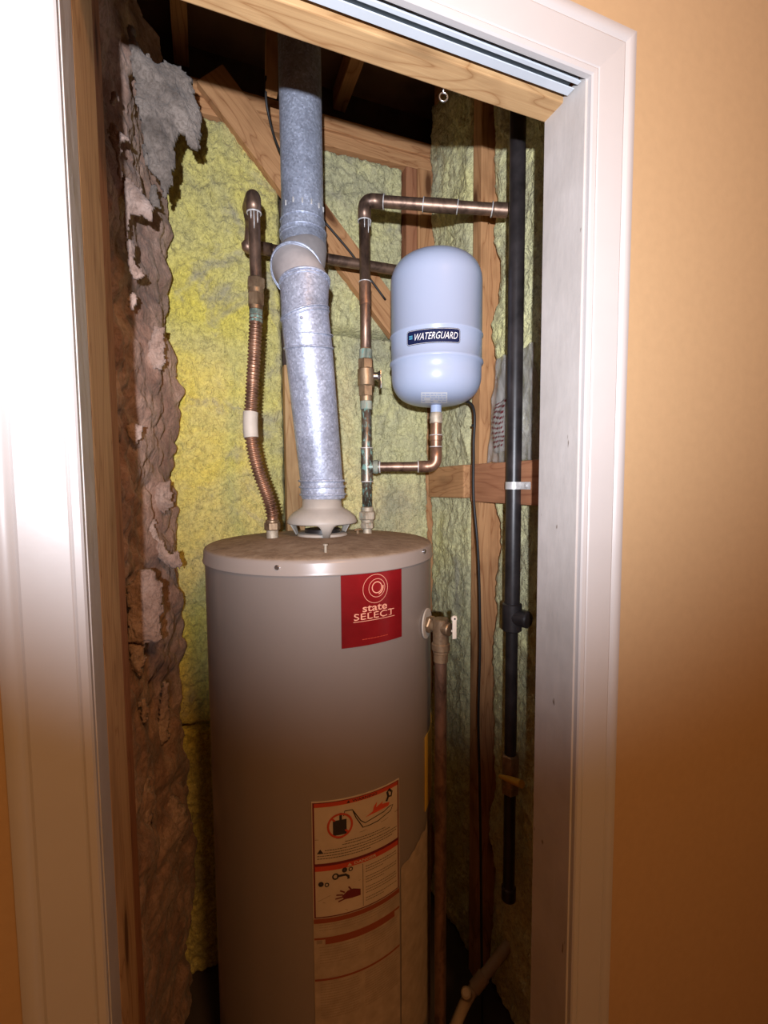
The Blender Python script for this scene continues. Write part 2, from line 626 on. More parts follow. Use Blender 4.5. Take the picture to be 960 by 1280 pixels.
# header lumber
board('header', (XL + 0.001, 0.6155, ZH + 0.019), (XR + 0.01, 0.6155, ZH + 0.019), 0.042, 0.038, (0, 1, 0), M['lumber'], wf, 0.002)
board('header', (XL + 0.001, 0.580, ZH + 0.035), (XR + 0.01, 0.580, ZH + 0.035), 0.034, 0.018, (0, 1, 0), M['lumber_red'], wf, 0.001)
board('header', (XL - 0.02, 0.60, ZH + 0.20), (XR + 0.02, 0.60, ZH + 0.20), 0.072, 0.31, (0, 1, 0), M['lumber_mid'], wf, 0.002)

# sliding door track screwed under the head
tr = thing('door_track', 'white metal double sliding door track under the head of the opening', 'door track', (0.2, 0.57, ZH))
y0 = YF + 0.003
obj('track_web', box((XL + 0.002, y0, ZH + 0.014), (XR - 0.002, y0 + 0.032, ZH + 0.0155)), plain('shade_toned_track_channel', (0.10, 0.12, 0.13), 0.5), tr, False)  # recess shade between the rails is put into the web's dark colour
for yy, w in ((y0 + 0.003, 0.0065), (y0 + 0.0165, 0.0135)):
    obj('track_rail', join(box((XL + 0.002, yy, ZH + 0.0005), (XR - 0.002, yy + w, ZH + 0.002), 0.0005),
                           box((XL + 0.002, yy + w - 0.0012, ZH + 0.0015), (XR - 0.002, yy + w, ZH + 0.0145))), M['white_metal'], tr, False)

# small hook screwed into the header edge
hk = thing('screw_hook', 'small bright screw eye hanging at the rear edge of the header', 'hook', (0.33, 0.634, ZH - 0.004))
pc = Vector((0.345, 0.638, ZH - 0.010))
obj('eye', bead(pc, (0.3, 1, 0), 0.006, 0.0014, 18, 6), M['steel'], hk)
obj('shank', cyl(pc + Vector((0, 0, 0.006)), pc + Vector((0.0, 0, 0.016)), 0.0016, 8), M['steel'], hk)

# --- closet shell
wb = obj('wall_back', box((-0.30, 1.45, 0), (0.86, 1.48, 2.62)), M['kraft'], None, False, kind='structure')
wl = obj('wall_left', box((-0.30, 0.60, 0), (-0.235, 1.45, 2.62)), M['kraft'], None, False, kind='structure')
wr = obj('wall_right', box((0.79, 0.60, 0), (0.86, 1.45, 2.62)), M['kraft'], None, False, kind='structure')
cc = obj('ceiling_closet', box((-0.235, 0.66, 2.605), (0.79, 1.45, 2.63)), plain('brown_subfloor', (0.26, 0.15, 0.09), 0.8, 0, 0.4, 5), None, False, kind='structure')
for x in (-0.02, 0.42):
    board('joist', (x, 0.68, 2.57), (x, 1.44, 2.57), 0.038, 0.06, (1, 0, 0), M['lumber_mid'], cc)
board('cleat', at(340, 40, Y=1.16), at(339, 118, Y=1.16), 0.028, 0.02, (1, 0, 0), M['lumber_mid'], cc)

# back wall lumber
zt = 2.452
board('top_plate', (-0.16, YB + 0.020, zt - 0.019), (XW + 0.03, YB + 0.020, zt - 0.019), 0.038, 0.040, (0, 0, 1), M['lumber_mid'], wb)
board('top_plate', (-0.16, YB + 0.026, zt - 0.059), (XW + 0.03, YB + 0.026, zt - 0.059), 0.038, 0.040, (0, 0, 1), M['lumber_mid'], wb)
board('stud', (0.622, YB + 0.022, 0), (0.622, YB + 0.022, zt - 0.082), 0.036, 0.040, (1, 0, 0), M['lumber_red'], wb)
board('stud', (0.672, YB + 0.016, 0), (0.672, YB + 0.016, zt - 0.082), 0.062, 0.040, (1, 0, 0), M['lumber_mid'], wb)
board('stud', (0.243, YB - 0.012, 0), (0.243, YB - 0.012, 1.74), 0.050, 0.036, (1, 0, 0), M['lumber'], wb)
board('diagonal_brace', at(262, 96, Y=YB - 0.01), at(500, 412, Y=YB - 0.01), 0.086, 0.030, (1, 0, 1), M['lumber_mid'], wb, label='diagonal pine brace running down to the right behind the vent pipe')


def back_h(x, z, e, amp=1.0):       # height of the wool above the batt plane
    big = N(x * 3.1, 1.3, z * 2.2) * 0.012
    wx, wz_ = N(x * 14, 5, z * 14) * 1.1, N(x * 14, 9, z * 14) * 1.1
    wr_ = ridge(x * 13 + N(x * 9, 0, z * 9) * 1.2, 4.4, z * 10, 2) * 0.008 + ridge(x * 34 + wx, 2.2, z * 26 + wz_, 3) * 0.011
    fin = N(x * 75, z * 60, 3.0) * 0.0034 + N(x * 150, z * 120, 7.0) * 0.0022
    h = (big + wr_ + fin) * amp - 0.012
    return h - 0.05 * max(0, 1 - e / 0.018) ** 2


def back_fn(x, z, e):
    y = YB - back_h(x, z, e) - (0.018 * min(1, max(0, (x - 0.585) / 0.03)) if z < 1.861 else 0)   # lower batt laps over the corner stud
    return Vector((x + N(z * 30, x * 30, 0) * 0.003, y, z + N(x * 30, z * 30, 9) * 0.003))


ZS = 0.735
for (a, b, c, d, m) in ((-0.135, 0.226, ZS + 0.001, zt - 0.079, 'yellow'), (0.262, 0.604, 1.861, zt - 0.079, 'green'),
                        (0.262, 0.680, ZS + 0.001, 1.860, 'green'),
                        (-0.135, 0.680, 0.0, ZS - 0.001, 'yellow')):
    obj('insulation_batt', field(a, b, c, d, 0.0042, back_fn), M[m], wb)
# right wall lumber and batts
board('stud', (XW + 0.045, 1.064, 0), (XW + 0.045, 1.064, 2.6), 0.038, 0.088, (0, 1, 0), M['lumber_mid'], wr)
board('top_plate', (XW + 0.05, 0.64, 2.56), (XW + 0.05, 1.31, 2.56), 0.06, 0.088, (0, 0, 1), M['lumber_mid'], wr)


def right_fn(off, near=False):
    def fn(y, z, e):
        big = N(4.1, y * 5.0, z * 2.6) * 0.014
        wv = ridge(y * 9 + N(y * 8, 2, z * 6), 9.1, z * 4.5, 2) * 0.016 + ridge(y * 32 + N(y * 15, 2, z * 11), 3.1, z * 19, 3) * 0.010
        fin = N(y * 80, z * 55, 1.0) * 0.0034 + N(y * 150, z * 120, 2.0) * 0.002
        rim, dep = 0.03, 0.055
        if near:
            k = min(1, max(0, (2.10 - z) / 0.25))
            rim = 0.012 + (0.045 + N(3, 1, z * 7) * 0.05) * k
        h = big + wv + fin - dep * max(0, 1 - e / rim) ** 2
        return Vector((XW + off - h, y + N(z * 9, 0, y * 9) * 0.006, z))
    return fn


obj('insulation_batt', field(1.084, 1.356, 0.0, 2.56, 0.0050, right_fn(0.018)), M['green'], wr)
obj('insulation_batt', field(0.66, 1.043, 0.0, 2.56, 0.0052, right_fn(0.036, True)), M['green'], wr)
# scrap blocks nailed across the right wall
zb0, zb1 = 1.362, 1.458
board('blocking', (XW - 0.004, 1.300, (zb0 + zb1) / 2), (XW - 0.004, 1.090, (zb0 + zb1) / 2 + 0.004), 0.090, 0.030, (0, 0, 1), M['lumber_mid'], wr, 0.004)
board('blocking', (XW - 0.014, 1.038, 1.410), (XW - 0.014, 0.70, 1.412), 0.096, 0.034, (0, 0, 1), M['lumber_red'], wr, 0.005)

# left wall: reddish stud and sagging pink batt
board('stud', (-0.147, 0.826, 0), (-0.147, 0.826, 2.6), 0.118, 0.036, (0, 1, 0), M['lumber_red'], wl)


def left_fn(y, z, e):
    base = -0.192 + 0.190 * (y - 0.80) / 0.90 * 1.0
    big = N(8.0, y * 6, z * 4.0) * 0.026
    wy = N(y * 9, z * 9, 4) * 0.6
    wv = N(3.3, y * 9 + wy, z * 7 + wy) * 0.026 + abs(N(7.1, y * 15 + wy, z * 13)) * 0.022 - 0.006
    fin = N(y * 40, z * 36, 5.0) * 0.006 + N(y * 85, z * 80, 2.0) * 0.003 + N(y * 190, z * 190, 2.0) * 0.0018
    far = 0.02 * max(0.0, (y - 1.15) / 0.2)
    return Vector((base + big + wv + fin + far - 0.05 * max(0, 1 - e / 0.02) ** 2, y, z))


obj('insulation_batt', field(0.885, 1.345, 0.0, 2.50, 0.0045, left_fn), M['pink'], wl)


def inside(p, poly):
    x, y = p
    c = False
    for i in range(len(poly)):
        x1, y1 = poly[i]
        x2, y2 = poly[i - 1]
        if (y1 > y) != (y2 > y) and x < (x2 - x1) * (y - y1) / (y2 - y1) + x1:
            c = not c
    return c


def edge_dist(p, poly):
    best = 9
    px, py = p
    for i in range(len(poly)):
        x1, y1 = poly[i]
        x2, y2 = poly[i - 1]
        dx, dy = x2 - x1, y2 - y1
        L = dx * dx + dy * dy
        t = max(0, min(1, ((px - x1) * dx + (py - y1) * dy) / L)) if L else 0
        best = min(best, math.hypot(px - x1 - t * dx, py - y1 - t * dy))
    return best


def tuft(poly_px, Y, thick, mat, parent, seed=0, step=0.0026, tilt=0.0):
    """torn wad of wool: outline surveyed on the plane Y, given real thickness"""
    poly = [(at(a, b, Y=Y).x, at(a, b, Y=Y).z) for a, b in poly_px]
    xs, zs = [p[0] for p in poly], [p[1] for p in poly]
    nx, nz = int((max(xs) - min(xs)) / step) + 3, int((max(zs) - min(zs)) / step) + 3
    V, Fc, idx = [], [], {}
    for j in range(nz):
        for i in range(nx):
            x, z = min(xs) - step + i * step, min(zs) - step + j * step
            jx, jz = N(x * 60, z * 60, seed) * 0.007 + N(x * 180, z * 180, seed) * 0.004, N(x * 60, z * 60, seed + 5) * 0.007 + N(x * 180, z * 180, seed + 3) * 0.004
            if not inside((x + jx, z + jz), poly):
                continue
            d = edge_dist((x, z), poly)
            q = math.sqrt(max(0.02, min(1, d / (thick * 1.6))))
            h = thick * q * (0.9 + 0.9 * N(x * 20, z * 11, seed)) + (N(x * 60, z * 45, seed) * 0.006 + N(x * 150, z * 130, seed) * 0.0035) * q + abs(N(x * 34 + N(z * 12, 0, 0), seed, z * 13)) * 0.012 * q
            off = N(x * 6, z * 5, seed + 2) * 0.02 + tilt * (x - xs[0])
            idx[i, j] = len(V)
            V.append(Vector((x + N(z * 80, x * 80, 1) * 0.002, Y + off - h * 0.8, z)))
            V.append(Vector((x, Y + off + h * 0.5 + 0.003, z)))
    edges = {}
    for (i, j), a in idx.items():
        q = [(i, j), (i + 1, j), (i + 1, j + 1), (i, j + 1)]
        if all(k in idx for k in q):
            k = [idx[s] for s in q]
            Fc.append(k)
            Fc.append([s + 1 for s in k][::-1])
            for s in range(4):
                e = (k[s], k[(s + 1) % 4])
                if (e[1], e[0]) in edges:
                    edges.pop((e[1], e[0]))
                else:
                    edges[e] = 1
    for a, b in edges:
        Fc.append([b, a, a + 1, b + 1])
    return obj('insulation_tuft', (V, Fc), mat, parent)


def z1(pts):      # points measured in the first close-up (x3.2 from 80,0)
    return [(80 + a / 3.2, b / 3.2) for a, b in pts]


def z2(pts):
    return [(80 + a / 3.2, 400 + b / 3.2) for a, b in pts]


def z3(pts):
    return [(80 + a * .375, 800 + b * .375) for a, b in pts]


flap = tuft(z1([(250, 95), (275, 95), (300, 170), (330, 215), (370, 228), (400, 205), (455, 225), (515, 270), (525, 330), (550, 400),
                (552, 520), (540, 570), (500, 540), (460, 490), (445, 560), (440, 700), (400, 780), (370, 690), (340, 670), (315, 560),
                (300, 470), (285, 400), (275, 300), (258, 200)]), 1.08, 0.020, M['tuft_grey'], wl, 3, 0.0030, 0.3)
flap['label'] = 'torn grey flap of insulation peeling off the upper left wall'
tuft(z1([(190, 380), (215, 370), (222, 405), (205, 430), (185, 425)]), 1.002, 0.012, M['tuft_pink'], wl, 1)
tuft(z1([(175, 480), (205, 490), (235, 535), (268, 560), (230, 585), (238, 650), (232, 720), (212, 700), (200, 600), (182, 560)]), 1.012, 0.015, M['tuft_pink'], wl, 2)
tuft(z1([(240, 690), (270, 730), (310, 770), (365, 830), (350, 885), (290, 860), (268, 860), (262, 940), (248, 960), (238, 830)]), 1.062, 0.017, M['tuft_pink'], wl, 4)
tuft(z1([(248, 950), (280, 955), (288, 1040), (300, 1080), (335, 1105), (310, 1120), (268, 1115), (250, 1060)]), 1.062, 0.015, M['tuft_pink'], wl, 5)
tuft(z1([(262, 1185), (285, 1178), (302, 1205), (280, 1245), (262, 1240)]), 1.072, 0.01, M['tuft_pink'], wl, 6)
tuft(z1([(310, 580), (345, 575), (355, 640), (350, 675), (322, 660)]), 1.14, 0.008, M['tuft_grey'], wl, 16)
tuft(z1([(345, 740), (380, 740), (385, 830), (350, 830), (335, 790)]), 1.18, 0.010, M['tuft_grey'], wl, 17)
tuft(z2([(270, 135), (330, 130), (360, 20), (400, 30), (405, 200), (350, 195), (330, 155), (280, 160)]), 1.172, 0.017, M['tuft_pink'], wl, 7)
tuft(z2([(235, 415), (290, 410), (325, 430), (320, 470), (290, 500), (255, 470)]), 1.072, 0.015, M['tuft_pink'], wl, 8)
tuft(z2([(340, 640), (420, 640), (440, 740), (400, 780), (350, 750)]), 1.212, 0.024, M['tuft_pink'], wl, 9)
tuft(z2([(305, 800), (360, 790), (380, 860), (420, 930), (465, 920), (470, 990), (430, 1000), (360, 950), (320, 900)]), 1.172, 0.024, M['tuft_pink'], wl, 10)
tuft(z2([(250, 1060), (300, 1000), (350, 990), (390, 1050), (400, 1150), (380, 1290), (250, 1290), (255, 1150)]), 1.042, 0.027, M['tuft_pink'], wl, 11)
tuft(z3([(212, 0), (270, 0), (275, 60), (255, 125), (225, 90)]), 1.052, 0.02, M['tuft_pink'], wl, 12)
tuft(z3([(255, 190), (282, 200), (275, 270), (258, 275)]), 1.062, 0.012, M['tuft_pink'], wl, 13)
tuft(z3([(325, 130), (352, 150), (350, 340), (300, 375), (282, 350), (310, 280)]), 1.172, 0.019, M['tuft_pink'], wl, 14)
tuft(z3([(240, 420), (275, 440), (300, 530), (295, 620), (262, 640), (245, 540)]), 1.072, 0.017, M['tuft_pink'], wl, 15)
tuft(z3([(330, 540), (370, 515), (415, 570), (410, 630), (375, 720), (350, 850), (320, 880), (330, 700)]), 1.192, 0.024, M['tuft_pink'], wl, 18)

# ------------------------------------------------------------------ water heater
HC = Vector((0.2457, 1.0327, 0))
HR = 0.25
ZL0, ZL1 = 1.252, 1.282
wh = thing('water_heater', 'tall taupe cylindrical water heater with a dusty lid in the closet', 'water heater', (HC.x, HC.y, 0))
obj('jacket', lathe([(HR - 0.004, 0.03), (HR - 0.001, 0.032), (HR - 0.001, ZL0 + 0.004)], HC, seg=128), M['jacket'], wh, 'auto')
obj('base_ring', lathe([(HR - 0.012, 0.0), (HR - 0.012, 0.03)], HC, seg=96), M['black_iron'], wh, 'auto')
obj('lid', lathe([(HR - 0.002, ZL0), (HR + 0.003, ZL0), (HR + 0.0035, ZL0 + 0.002), (HR + 0.002, ZL0 + 0.005), (HR + 0.001, ZL1 - 0.008), (HR - 0.001, ZL1 - 0.003),
                  (HR - 0.006, ZL1 - 0.0002), (HR * 0.9, ZL1 + 0.002), (HR * 0.6, ZL1 + 0.009), (HR * 0.3, ZL1 + 0.013), (0.0005, ZL1 + 0.014)], HC, seg=128, cap=False), M['lid'], wh, True)


def hc_hit(px, py, R=HR):
    """where a sight line meets the jacket: (angle, z)"""
    r = Vector(((px - 480) / F, (py - 640) / F, 1))
    w = Vector((r.dot(ex), r.dot(ey), r.dot(ez)))
    a = w.x ** 2 + w.y ** 2
    b = -2 * (w.x * HC.x + w.y * HC.y)
    c = HC.x ** 2 + HC.y ** 2 - R * R
    t = (-b - math.sqrt(max(0, b * b - 4 * a * c))) / 2 / a
    p = w * t
    return math.atan2(p.y - HC.y, p.x - HC.x), p.z + EYE


for a_px in ((347, 709), (529, 689)):
    th, z = hc_hit(*a_px)
    p = HC + Vector((math.cos(th), math.sin(th), 0)) * HR + Vector((0, 0, z))
    dd = Vector((math.cos(th), math.sin(th), 0))
    obj('screw', cyl(p, p + dd * 0.005, 0.0045, 12, 0.001), M['steel'], wh, 'auto')
# stud screw standing on the lid
ps = at(407, 690, Z=1.287)
obj('lid_screw', join(cyl(ps - Vector((0, 0, 0.004)), ps + Vector((0, 0, 0.012)), 0.0026, 10), cyl(ps + Vector((0, 0, 0.012)), ps + Vector((0, 0, 0.015)), 0.005, 12, 0.001)), M['brass_pale'], wh, 'auto')
ps = at(447, 668, Z=1.292)
obj('lid_screw', join(cyl(ps - Vector((0, 0, 0.004)), ps + Vector((0, 0, 0.010)), 0.004, 10), cyl(ps + Vector((-0.008, 0, 0.010)), ps + Vector((0.008, 0, 0.012)), 0.003, 8)), M['brass'], wh, 'auto')


class Wrap:
    """lays flat artwork (u right, v up, metres) onto the heater jacket or tank"""
    def __init__(self, c, R, th0, z0, shear=0.0):
        self.c, self.R, self.th, self.z, self.sh = Vector(c), R, th0, z0, shear

    def p(self, u, v, lift):
        a = self.th + u / self.R
        r = self.R + lift
        return Vector((self.c.x + r * math.cos(a), self.c.y + r * math.sin(a), self.z + v + self.sh * u))

    def rect(self, u0, v0, u1, v1, lift, n=None, thick=0.0):
        n = n or max(1, int(abs(u1 - u0) / 0.006))
        V, Fc = [], []
        for i in range(n + 1):
            u = u0 + (u1 - u0) * i / n
            V += [self.p(u, v0, lift), self.p(u, v1, lift)]
            if thick:
                V += [self.p(u, v0, lift - thick), self.p(u, v1, lift - thick)]
        k = 4 if thick else 2
        for i in range(n):
            a, b = i * k, (i + 1) * k
            Fc.append([a, b, b + 1, a + 1])
            if thick:
                Fc += [[a + 2, a + 3, b + 3, b + 2], [a, a + 2, b + 2, b], [a + 1, b + 1, b + 3, a + 3]]
        if thick:
            Fc += [[0, 1, 3, 2], [n * k, n * k + 2, n * k + 3, n * k + 1]]
        return V, Fc

    def ring(self, cu, cv, ru, rv, w, lift, n=40, a0=0, a1=2 * PI):
        V, Fc = [], []
        for i in range(n + 1):
            a = a0 + (a1 - a0) * i / n
            for s in (0, -w):
                V.append(self.p(cu + (ru + s) * math.cos(a), cv + (rv + s) * math.sin(a), lift))
        for i in range(n):
            Fc.append([2 * i, 2 * i + 2, 2 * i + 3, 2 * i + 1])
        return V, Fc

    def poly(self, pts, lift):
        return [self.p(u, v, lift) for u, v in pts], [list(range(len(pts)))]

    def stroke(self, pts, w, lift):
        V, Fc = [], []
        for i in range(len(pts)):
            a, b = Vector(pts[max(0, i - 1)]), Vector(pts[min(len(pts) - 1, i + 1)])
            d = (b - a).normalized()
            nn = Vector((-d.y, d.x)) * (w / 2)
            q = Vector(pts[i])
            V += [self.p(*(q + nn), lift), self.p(*(q - nn), lift)]
        for i in range(len(pts) - 1):
            Fc.append([2 * i, 2 * i + 1, 2 * i + 3, 2 * i + 2])
        return V, Fc

    def text(self, s, cu, cv, width, height, lift, slant=0.0, bold=0.0, serif=False):
        vs, fs = text_mesh(s, slant, bold)
        x0, x1 = min(v[0] for v in vs), max(v[0] for v in vs)
        y0, y1 = min(v[1] for v in vs), max(v[1] for v in vs)
        k = 1.0
        V = [self.p(cu + ((v[0] - x0) / (x1 - x0) - 0.5) * width, cv + ((v[1] - y0) / (y1 - y0) - 0.5) * height, lift) for v in vs]
        return V, fs


def text_mesh(s, slant=0.0, bold=0.0):
    cu = bpy.data.curves.new('lettering', 'FONT')
    cu.body = s
    cu.shear = slant
    cu.offset = bold
    cu.resolution_u = 3
    o = bpy.data.objects.new('lettering', cu)
    C.objects.link(o)
    dg = bpy.context.evaluated_depsgraph_get()
    dg.update()
    me = o.evaluated_get(dg).to_mesh()
    vs = [tuple(v.co) for v in me.vertices]
    fs = [list(p.vertices) for p in me.polygons]
    o.evaluated_get(dg).to_mesh_clear()
    bpy.data.objects.remove(o)
    bpy.data.curves.remove(cu)
    return vs, fs


# red brand label
tA, zA = hc_hit(427, 811)
tB, zB = hc_hit(502, 797)
_, zT = hc_hit(427, 718)
RW = (tB - tA) * HR
RH = zT - zA
rl = Wrap(HC, HR, tA, zA)
lab = obj('brand_label', rl.rect(0, 0, RW, RH, 0.0006, thick=0.0012), M['red_label'], wh, False, label='glossy red brand label on the front')
cu_, cv_ = RW * 0.52, RH * 0.765
k = RH / 93.0
obj('logo', join(rl.ring(cu_, cv_, 0.205 * RW, 18.5 * k, 0.0009, 0.0009),
                 rl.ring(cu_ + 0.02 * RW, cv_ + 0.001, 0.135 * RW, 12 * k, 0.0010, 0.0009),
                 rl.ring(cu_ + 0.02 * RW, cv_ + 0.002, 0.085 * RW, 7.6 * k, 0.0018, 0.0009),
                 rl.ring(cu_ + 0.02 * RW, cv_ + 0.002, 0.110 * RW, 9.8 * k, 0.0022, 0.0009, 16, -1.3, 0.2)), M['ink_pink'], lab, False)
obj('lettering', rl.text('state', RW * 0.51, RH * 0.505, RW * 0.40, RH * 0.085, 0.0009, 0, 0.012), M['ink_pink'], lab, False)
sel = [rl.text('SELECT', RW * 0.51, RH * 0.405, RW * 0.66, RH * 0.085, 0.0009, 0, 0.0)]
LW = RW * 0.66 / 6
for i in range(6):        # little serifs
    for vv in (-0.5, 0.5):
        uu = RW * 0.51 - RW * 0.33 + LW * (i + 0.28)
        sel.append(rl.rect(uu - LW * .22, RH * 0.405 + vv * RH * 0.085 - 0.0004, uu + LW * .16, RH * 0.405 + vv * RH * 0.085 + 0.0004, 0.0009, 2))
sel.append(rl.rect(RW * 0.17, RH * 0.335, RW * 0.85, RH * 0.343, 0.0009))
obj('lettering', join(*sel), M['ink_pink'], lab, False)


def dashes(w, u0, u1, v, h, lift, rnd, wd=(0.0015, 0.006)):
    out, u = [], u0
    while u < u1 - wd[0]:
        L = min(rnd.uniform(*wd), u1 - u)
        out.append(w.rect(u, v, u + L, v + h, lift, 1))
        u += L + 0.0009
    return out


rnd = random.Random(5)
obj('fine_print', join(*dashes(rl, RW * 0.30, RW * 0.72, RH * 0.085, 0.0012, 0.0009, rnd)), M['red_ink'], lab, False, kind='stuff')

# long warning label
tA, zW = hc_hit(389, 1002.5)
tB, _ = hc_hit(498.5, 971)
WW = (tB - tA) * HR
ww = Wrap(HC, HR, tA, zW)


def wz(py):      # heights read down the left edge
    return hc_hit(390, py)[1] - zW


v1, v2, v3, v4, v5 = wz(1080), wz(1147), wz(1172.5), wz(1224), wz(1330)
wlab = obj('warning_label', ww.rect(0, v2, WW, 0, 0.0006, thick=0.0012), M['label_paper'], wh, False, label='cream warning label with red bands and pictures')
b = 0.0030
e1 = wz(1005) - wz(1002.5)
blk = [ww.rect(b * .6, v2, b * 1.6, -0.002, 0.0009), ww.rect(WW - b * 1.6, v2, WW - b * .6, -0.002, 0.0009), ww.rect(b * .6, -0.0035, WW - b * .6, -0.002, 0.0009)]
red = [ww.rect(b * 1.6, -0.011, WW - b * 1.6, -0.0035, 0.0009), ww.rect(b * 1.6, v1 - 0.0150, WW - b * 1.6, v1 - 0.005, 0.0009)]
mar = [ww.rect(b * .6, v1 - 0.0052, WW - b * .6, v1, 0.0010), ww.rect(b * .6, v2 - 0.001, WW - b * .6, v2 + 0.001, 0.0010)]
obj('border', join(*blk, *mar), M['maroon'], wlab, False)
for r_ in red:
    obj('red_band', r_, M['red_ink'], wlab, False)
obj('lettering', join(ww.text('WARNING', WW * 0.56, -0.0074, WW * 0.28, 0.0052, 0.0011, 0, 0.02),
                      ww.poly([(WW * .36, -.0098), (WW * .40, -.0098), (WW * .38, -.0048)], 0.0011)), M['ink_black'], wlab, False)
obj('lettering', join(ww.text('DANGER', WW * 0.56, v1 - 0.0102, WW * 0.25, 0.0056, 0.0012, 0, 0.02),
                      ww.poly([(WW * .36, v1 - .013), (WW * .41, v1 - .013), (WW * .385, v1 - .0075)], 0.0012)), M['label_paper'], wlab, False)
# petrol can crossed out, hose, puddle of vapour, flames and a falling figure
H1 = -v1
cx_, cy_ = WW * 0.29, -H1 * 0.42
rr = WW * 0.135
obj('prohibition_ring', join(ww.ring(cx_, cy_, rr, rr, rr * 0.16, 0.0014), ww.stroke([(cx_ - rr * .68, cy_ + rr * .68), (cx_ + rr * .68, cy_ - rr * .68)], rr * 0.16, 0.0014)), M['red_ink'], wlab, False)
obj('fuel_can', join(ww.rect(cx_ - rr * .55, cy_ - rr * .75, cx_ + rr * .5, cy_ + rr * .45, 0.0011), ww.rect(cx_ - rr * .05, cy_ + rr * .45, cx_ + rr * .15, cy_ + rr * 1.0, 0.0011, 1)), M['ink_black'], wlab, False)


def U(x, y):     # close-up pixels of the picture band -> label metres
    u = (x - 75) / (870 - 75) * WW
    base = 180 - (x - 75) * 0.095 - max(0, x - 75) ** 2 * 0.000175
    return u, -(y - base) / (745 - 180) * H1


obj('hose', join(ww.stroke([U(335, 300), U(345, 255), U(410, 245), U(440, 290), U(480, 350), U(520, 375), U(600, 335), U(700, 290), U(760, 245), U(795, 235), U(770, 290), U(640, 370), U(560, 400), U(500, 415), U(440, 320), U(415, 260)], 0.0018, 0.0011),
                ww.stroke([U(100, 522), U(300, 505), U(500, 450), U(700, 375), U(860, 290)], 0.0006, 0.0011)), M['ink_black'], wlab, False)
obj('flames', join(ww.poly([U(520, 325), U(590, 275), U(600, 230), U(632, 185), U(622, 240), U(690, 190), U(680, 215), U(760, 205), U(745, 240), U(640, 280)], 0.0012)), M['flame'], wlab, False)
obj('falling_figure', join(ww.stroke([U(725, 195), U(745, 150), U(735, 110), U(755, 85), U(775, 105)], 0.0048, 0.0013), ww.stroke([U(745, 150), U(775, 150), U(785, 100)], 0.0036, 0.0013)), M['ink_black'], wlab, False)
tx = []
for i, (a, b_, ) in enumerate(((0.34, 0.80), (0.31, 0.86), (0.13, 0.96), (0.05, 0.96), (0.05, 0.90), (0.05, 0.62))):
    tx += dashes(ww, WW * a, WW * b_, -H1 * (0.700 + 0.043 * i + (0.012 if i > 1 else 0)), 0.0013, 0.0010, rnd, (0.002, 0.0055))
tx.append(ww.poly([(WW * .05, -H1 * .835), (WW * .115, -H1 * .835), (WW * .083, -H1 * .765)], 0.0011))
H2 = v1 - v2
for i in range(14):
    if i in (3, 7, 11):
        continue
    tx += dashes(ww, WW * 0.56, WW * (0.95 if i not in (2, 6, 13) else 0.78), v1 - H2 * (0.24 + 0.050 * i), 0.0011, 0.0010, rnd, (0.0018, 0.005))
obj('fine_print', join(*tx), M['ink_black'], wlab, False, kind='stuff')
# taps over a basin and a scalded hand
tp = []
for (a, b_, r_) in ((0.085, 0.30, .028), (0.145, 0.32, .024), (0.235, 0.25, .036), (0.33, 0.16, .028), (0.395, 0.17, .024)):
    tp.append(ww.ring(WW * a, v1 - H2 * (b_ + .02 + 0.06 * (a < .2)), WW * r_, WW * r_, WW * r_ * (.92 if a in (0.085, 0.33) else .45), 0.0012, 18))
tp.append(ww.stroke([(WW * .25, v1 - H2 * .27), (WW * .34, v1 - H2 * .27), (WW * .37, v1 - H2 * .31), (WW * .37, v1 - H2 * .36)], 0.0045, 0.0012))
obj('taps', join(*tp), M['ink_black'], wlab, False)
hd = [ww.poly([(WW * .50, v1 - H2 * .74), (WW * .50, v1 - H2 * .62), (WW * .42, v1 - H2 * .57), (WW * .36, v1 - H2 * .58), (WW * .30, v1 - H2 * .66), (WW * .32, v1 - H2 * .73), (WW * .40, v1 - H2 * .74)], 0.0012)]
for (a, b_, c_, d_) in ((.33, .60, .28, .55), (.31, .64, .24, .62), (.31, .68, .23, .69), (.33, .72, .26, .75), (.40, .58, .37, .51)):
    hd.append(ww.stroke([(WW * a, v1 - H2 * b_), (WW * c_, v1 - H2 * d_)], 0.0026, 0.0013))
obj('hand_picture', join(*hd), M['maroon'], wlab, False)
obj('panel_rule', join(ww.rect(WW * .525, v2 + .003, WW * .532, v1 - .017, 0.001, 1), ww.stroke([(WW * .05, v1 - H2 * .70), (WW * .16, v1 - H2 * .62), (WW * .5, v1 - H2 * .45)], 0.0006, 0.001),
                       ww.stroke([(WW * .1, v1 - H2 * .72), (WW * .36, v1 - H2 * .95)], 0.0006, 0.001)), M['ink_grey'], wlab, False)
# faded continuation below
fl = obj('instruction_label', ww.rect(0, v5 - 0.05, WW, v2 - 0.0001, 0.0005, thick=0.001), M['label_faded'], wh, False, label='faded brown instruction label under the warning label')
for r_ in (ww.rect(0.001, v2 - 0.012, WW - 0.001, v2 - 0.003, 0.0009), ww.rect(0.001, v3 - 0.0042, WW - 0.001, v3, 0.0009),
           ww.rect(WW * .12, v3 - 0.014, WW * .92, v3 - 0.004, 0.0009), ww.rect(0.001, v4 - 0.0042, WW - 0.001, v4, 0.0009)):
    obj('red_band', r_, M['ink_rust'], fl, False)
tx = []
for (a, b_, c_, d_) in ((.06, .94, v2 - .016, 3), (.06, .48, v3 - .020, 7), (.54, .96, v3 - .020, 7), (.06, .48, v4 - .012, 14), (.54, .96, v4 - .012, 14)):
    for i in range(d_):
        tx += dashes(ww, WW * a, WW * b_, c_ - i * 0.0052, 0.0013, 0.0009, rnd, (0.002, 0.006))
tx.append(ww.rect(WW * .03, v3 - .012, WW * .09, v3 - .005, .0009, 1))
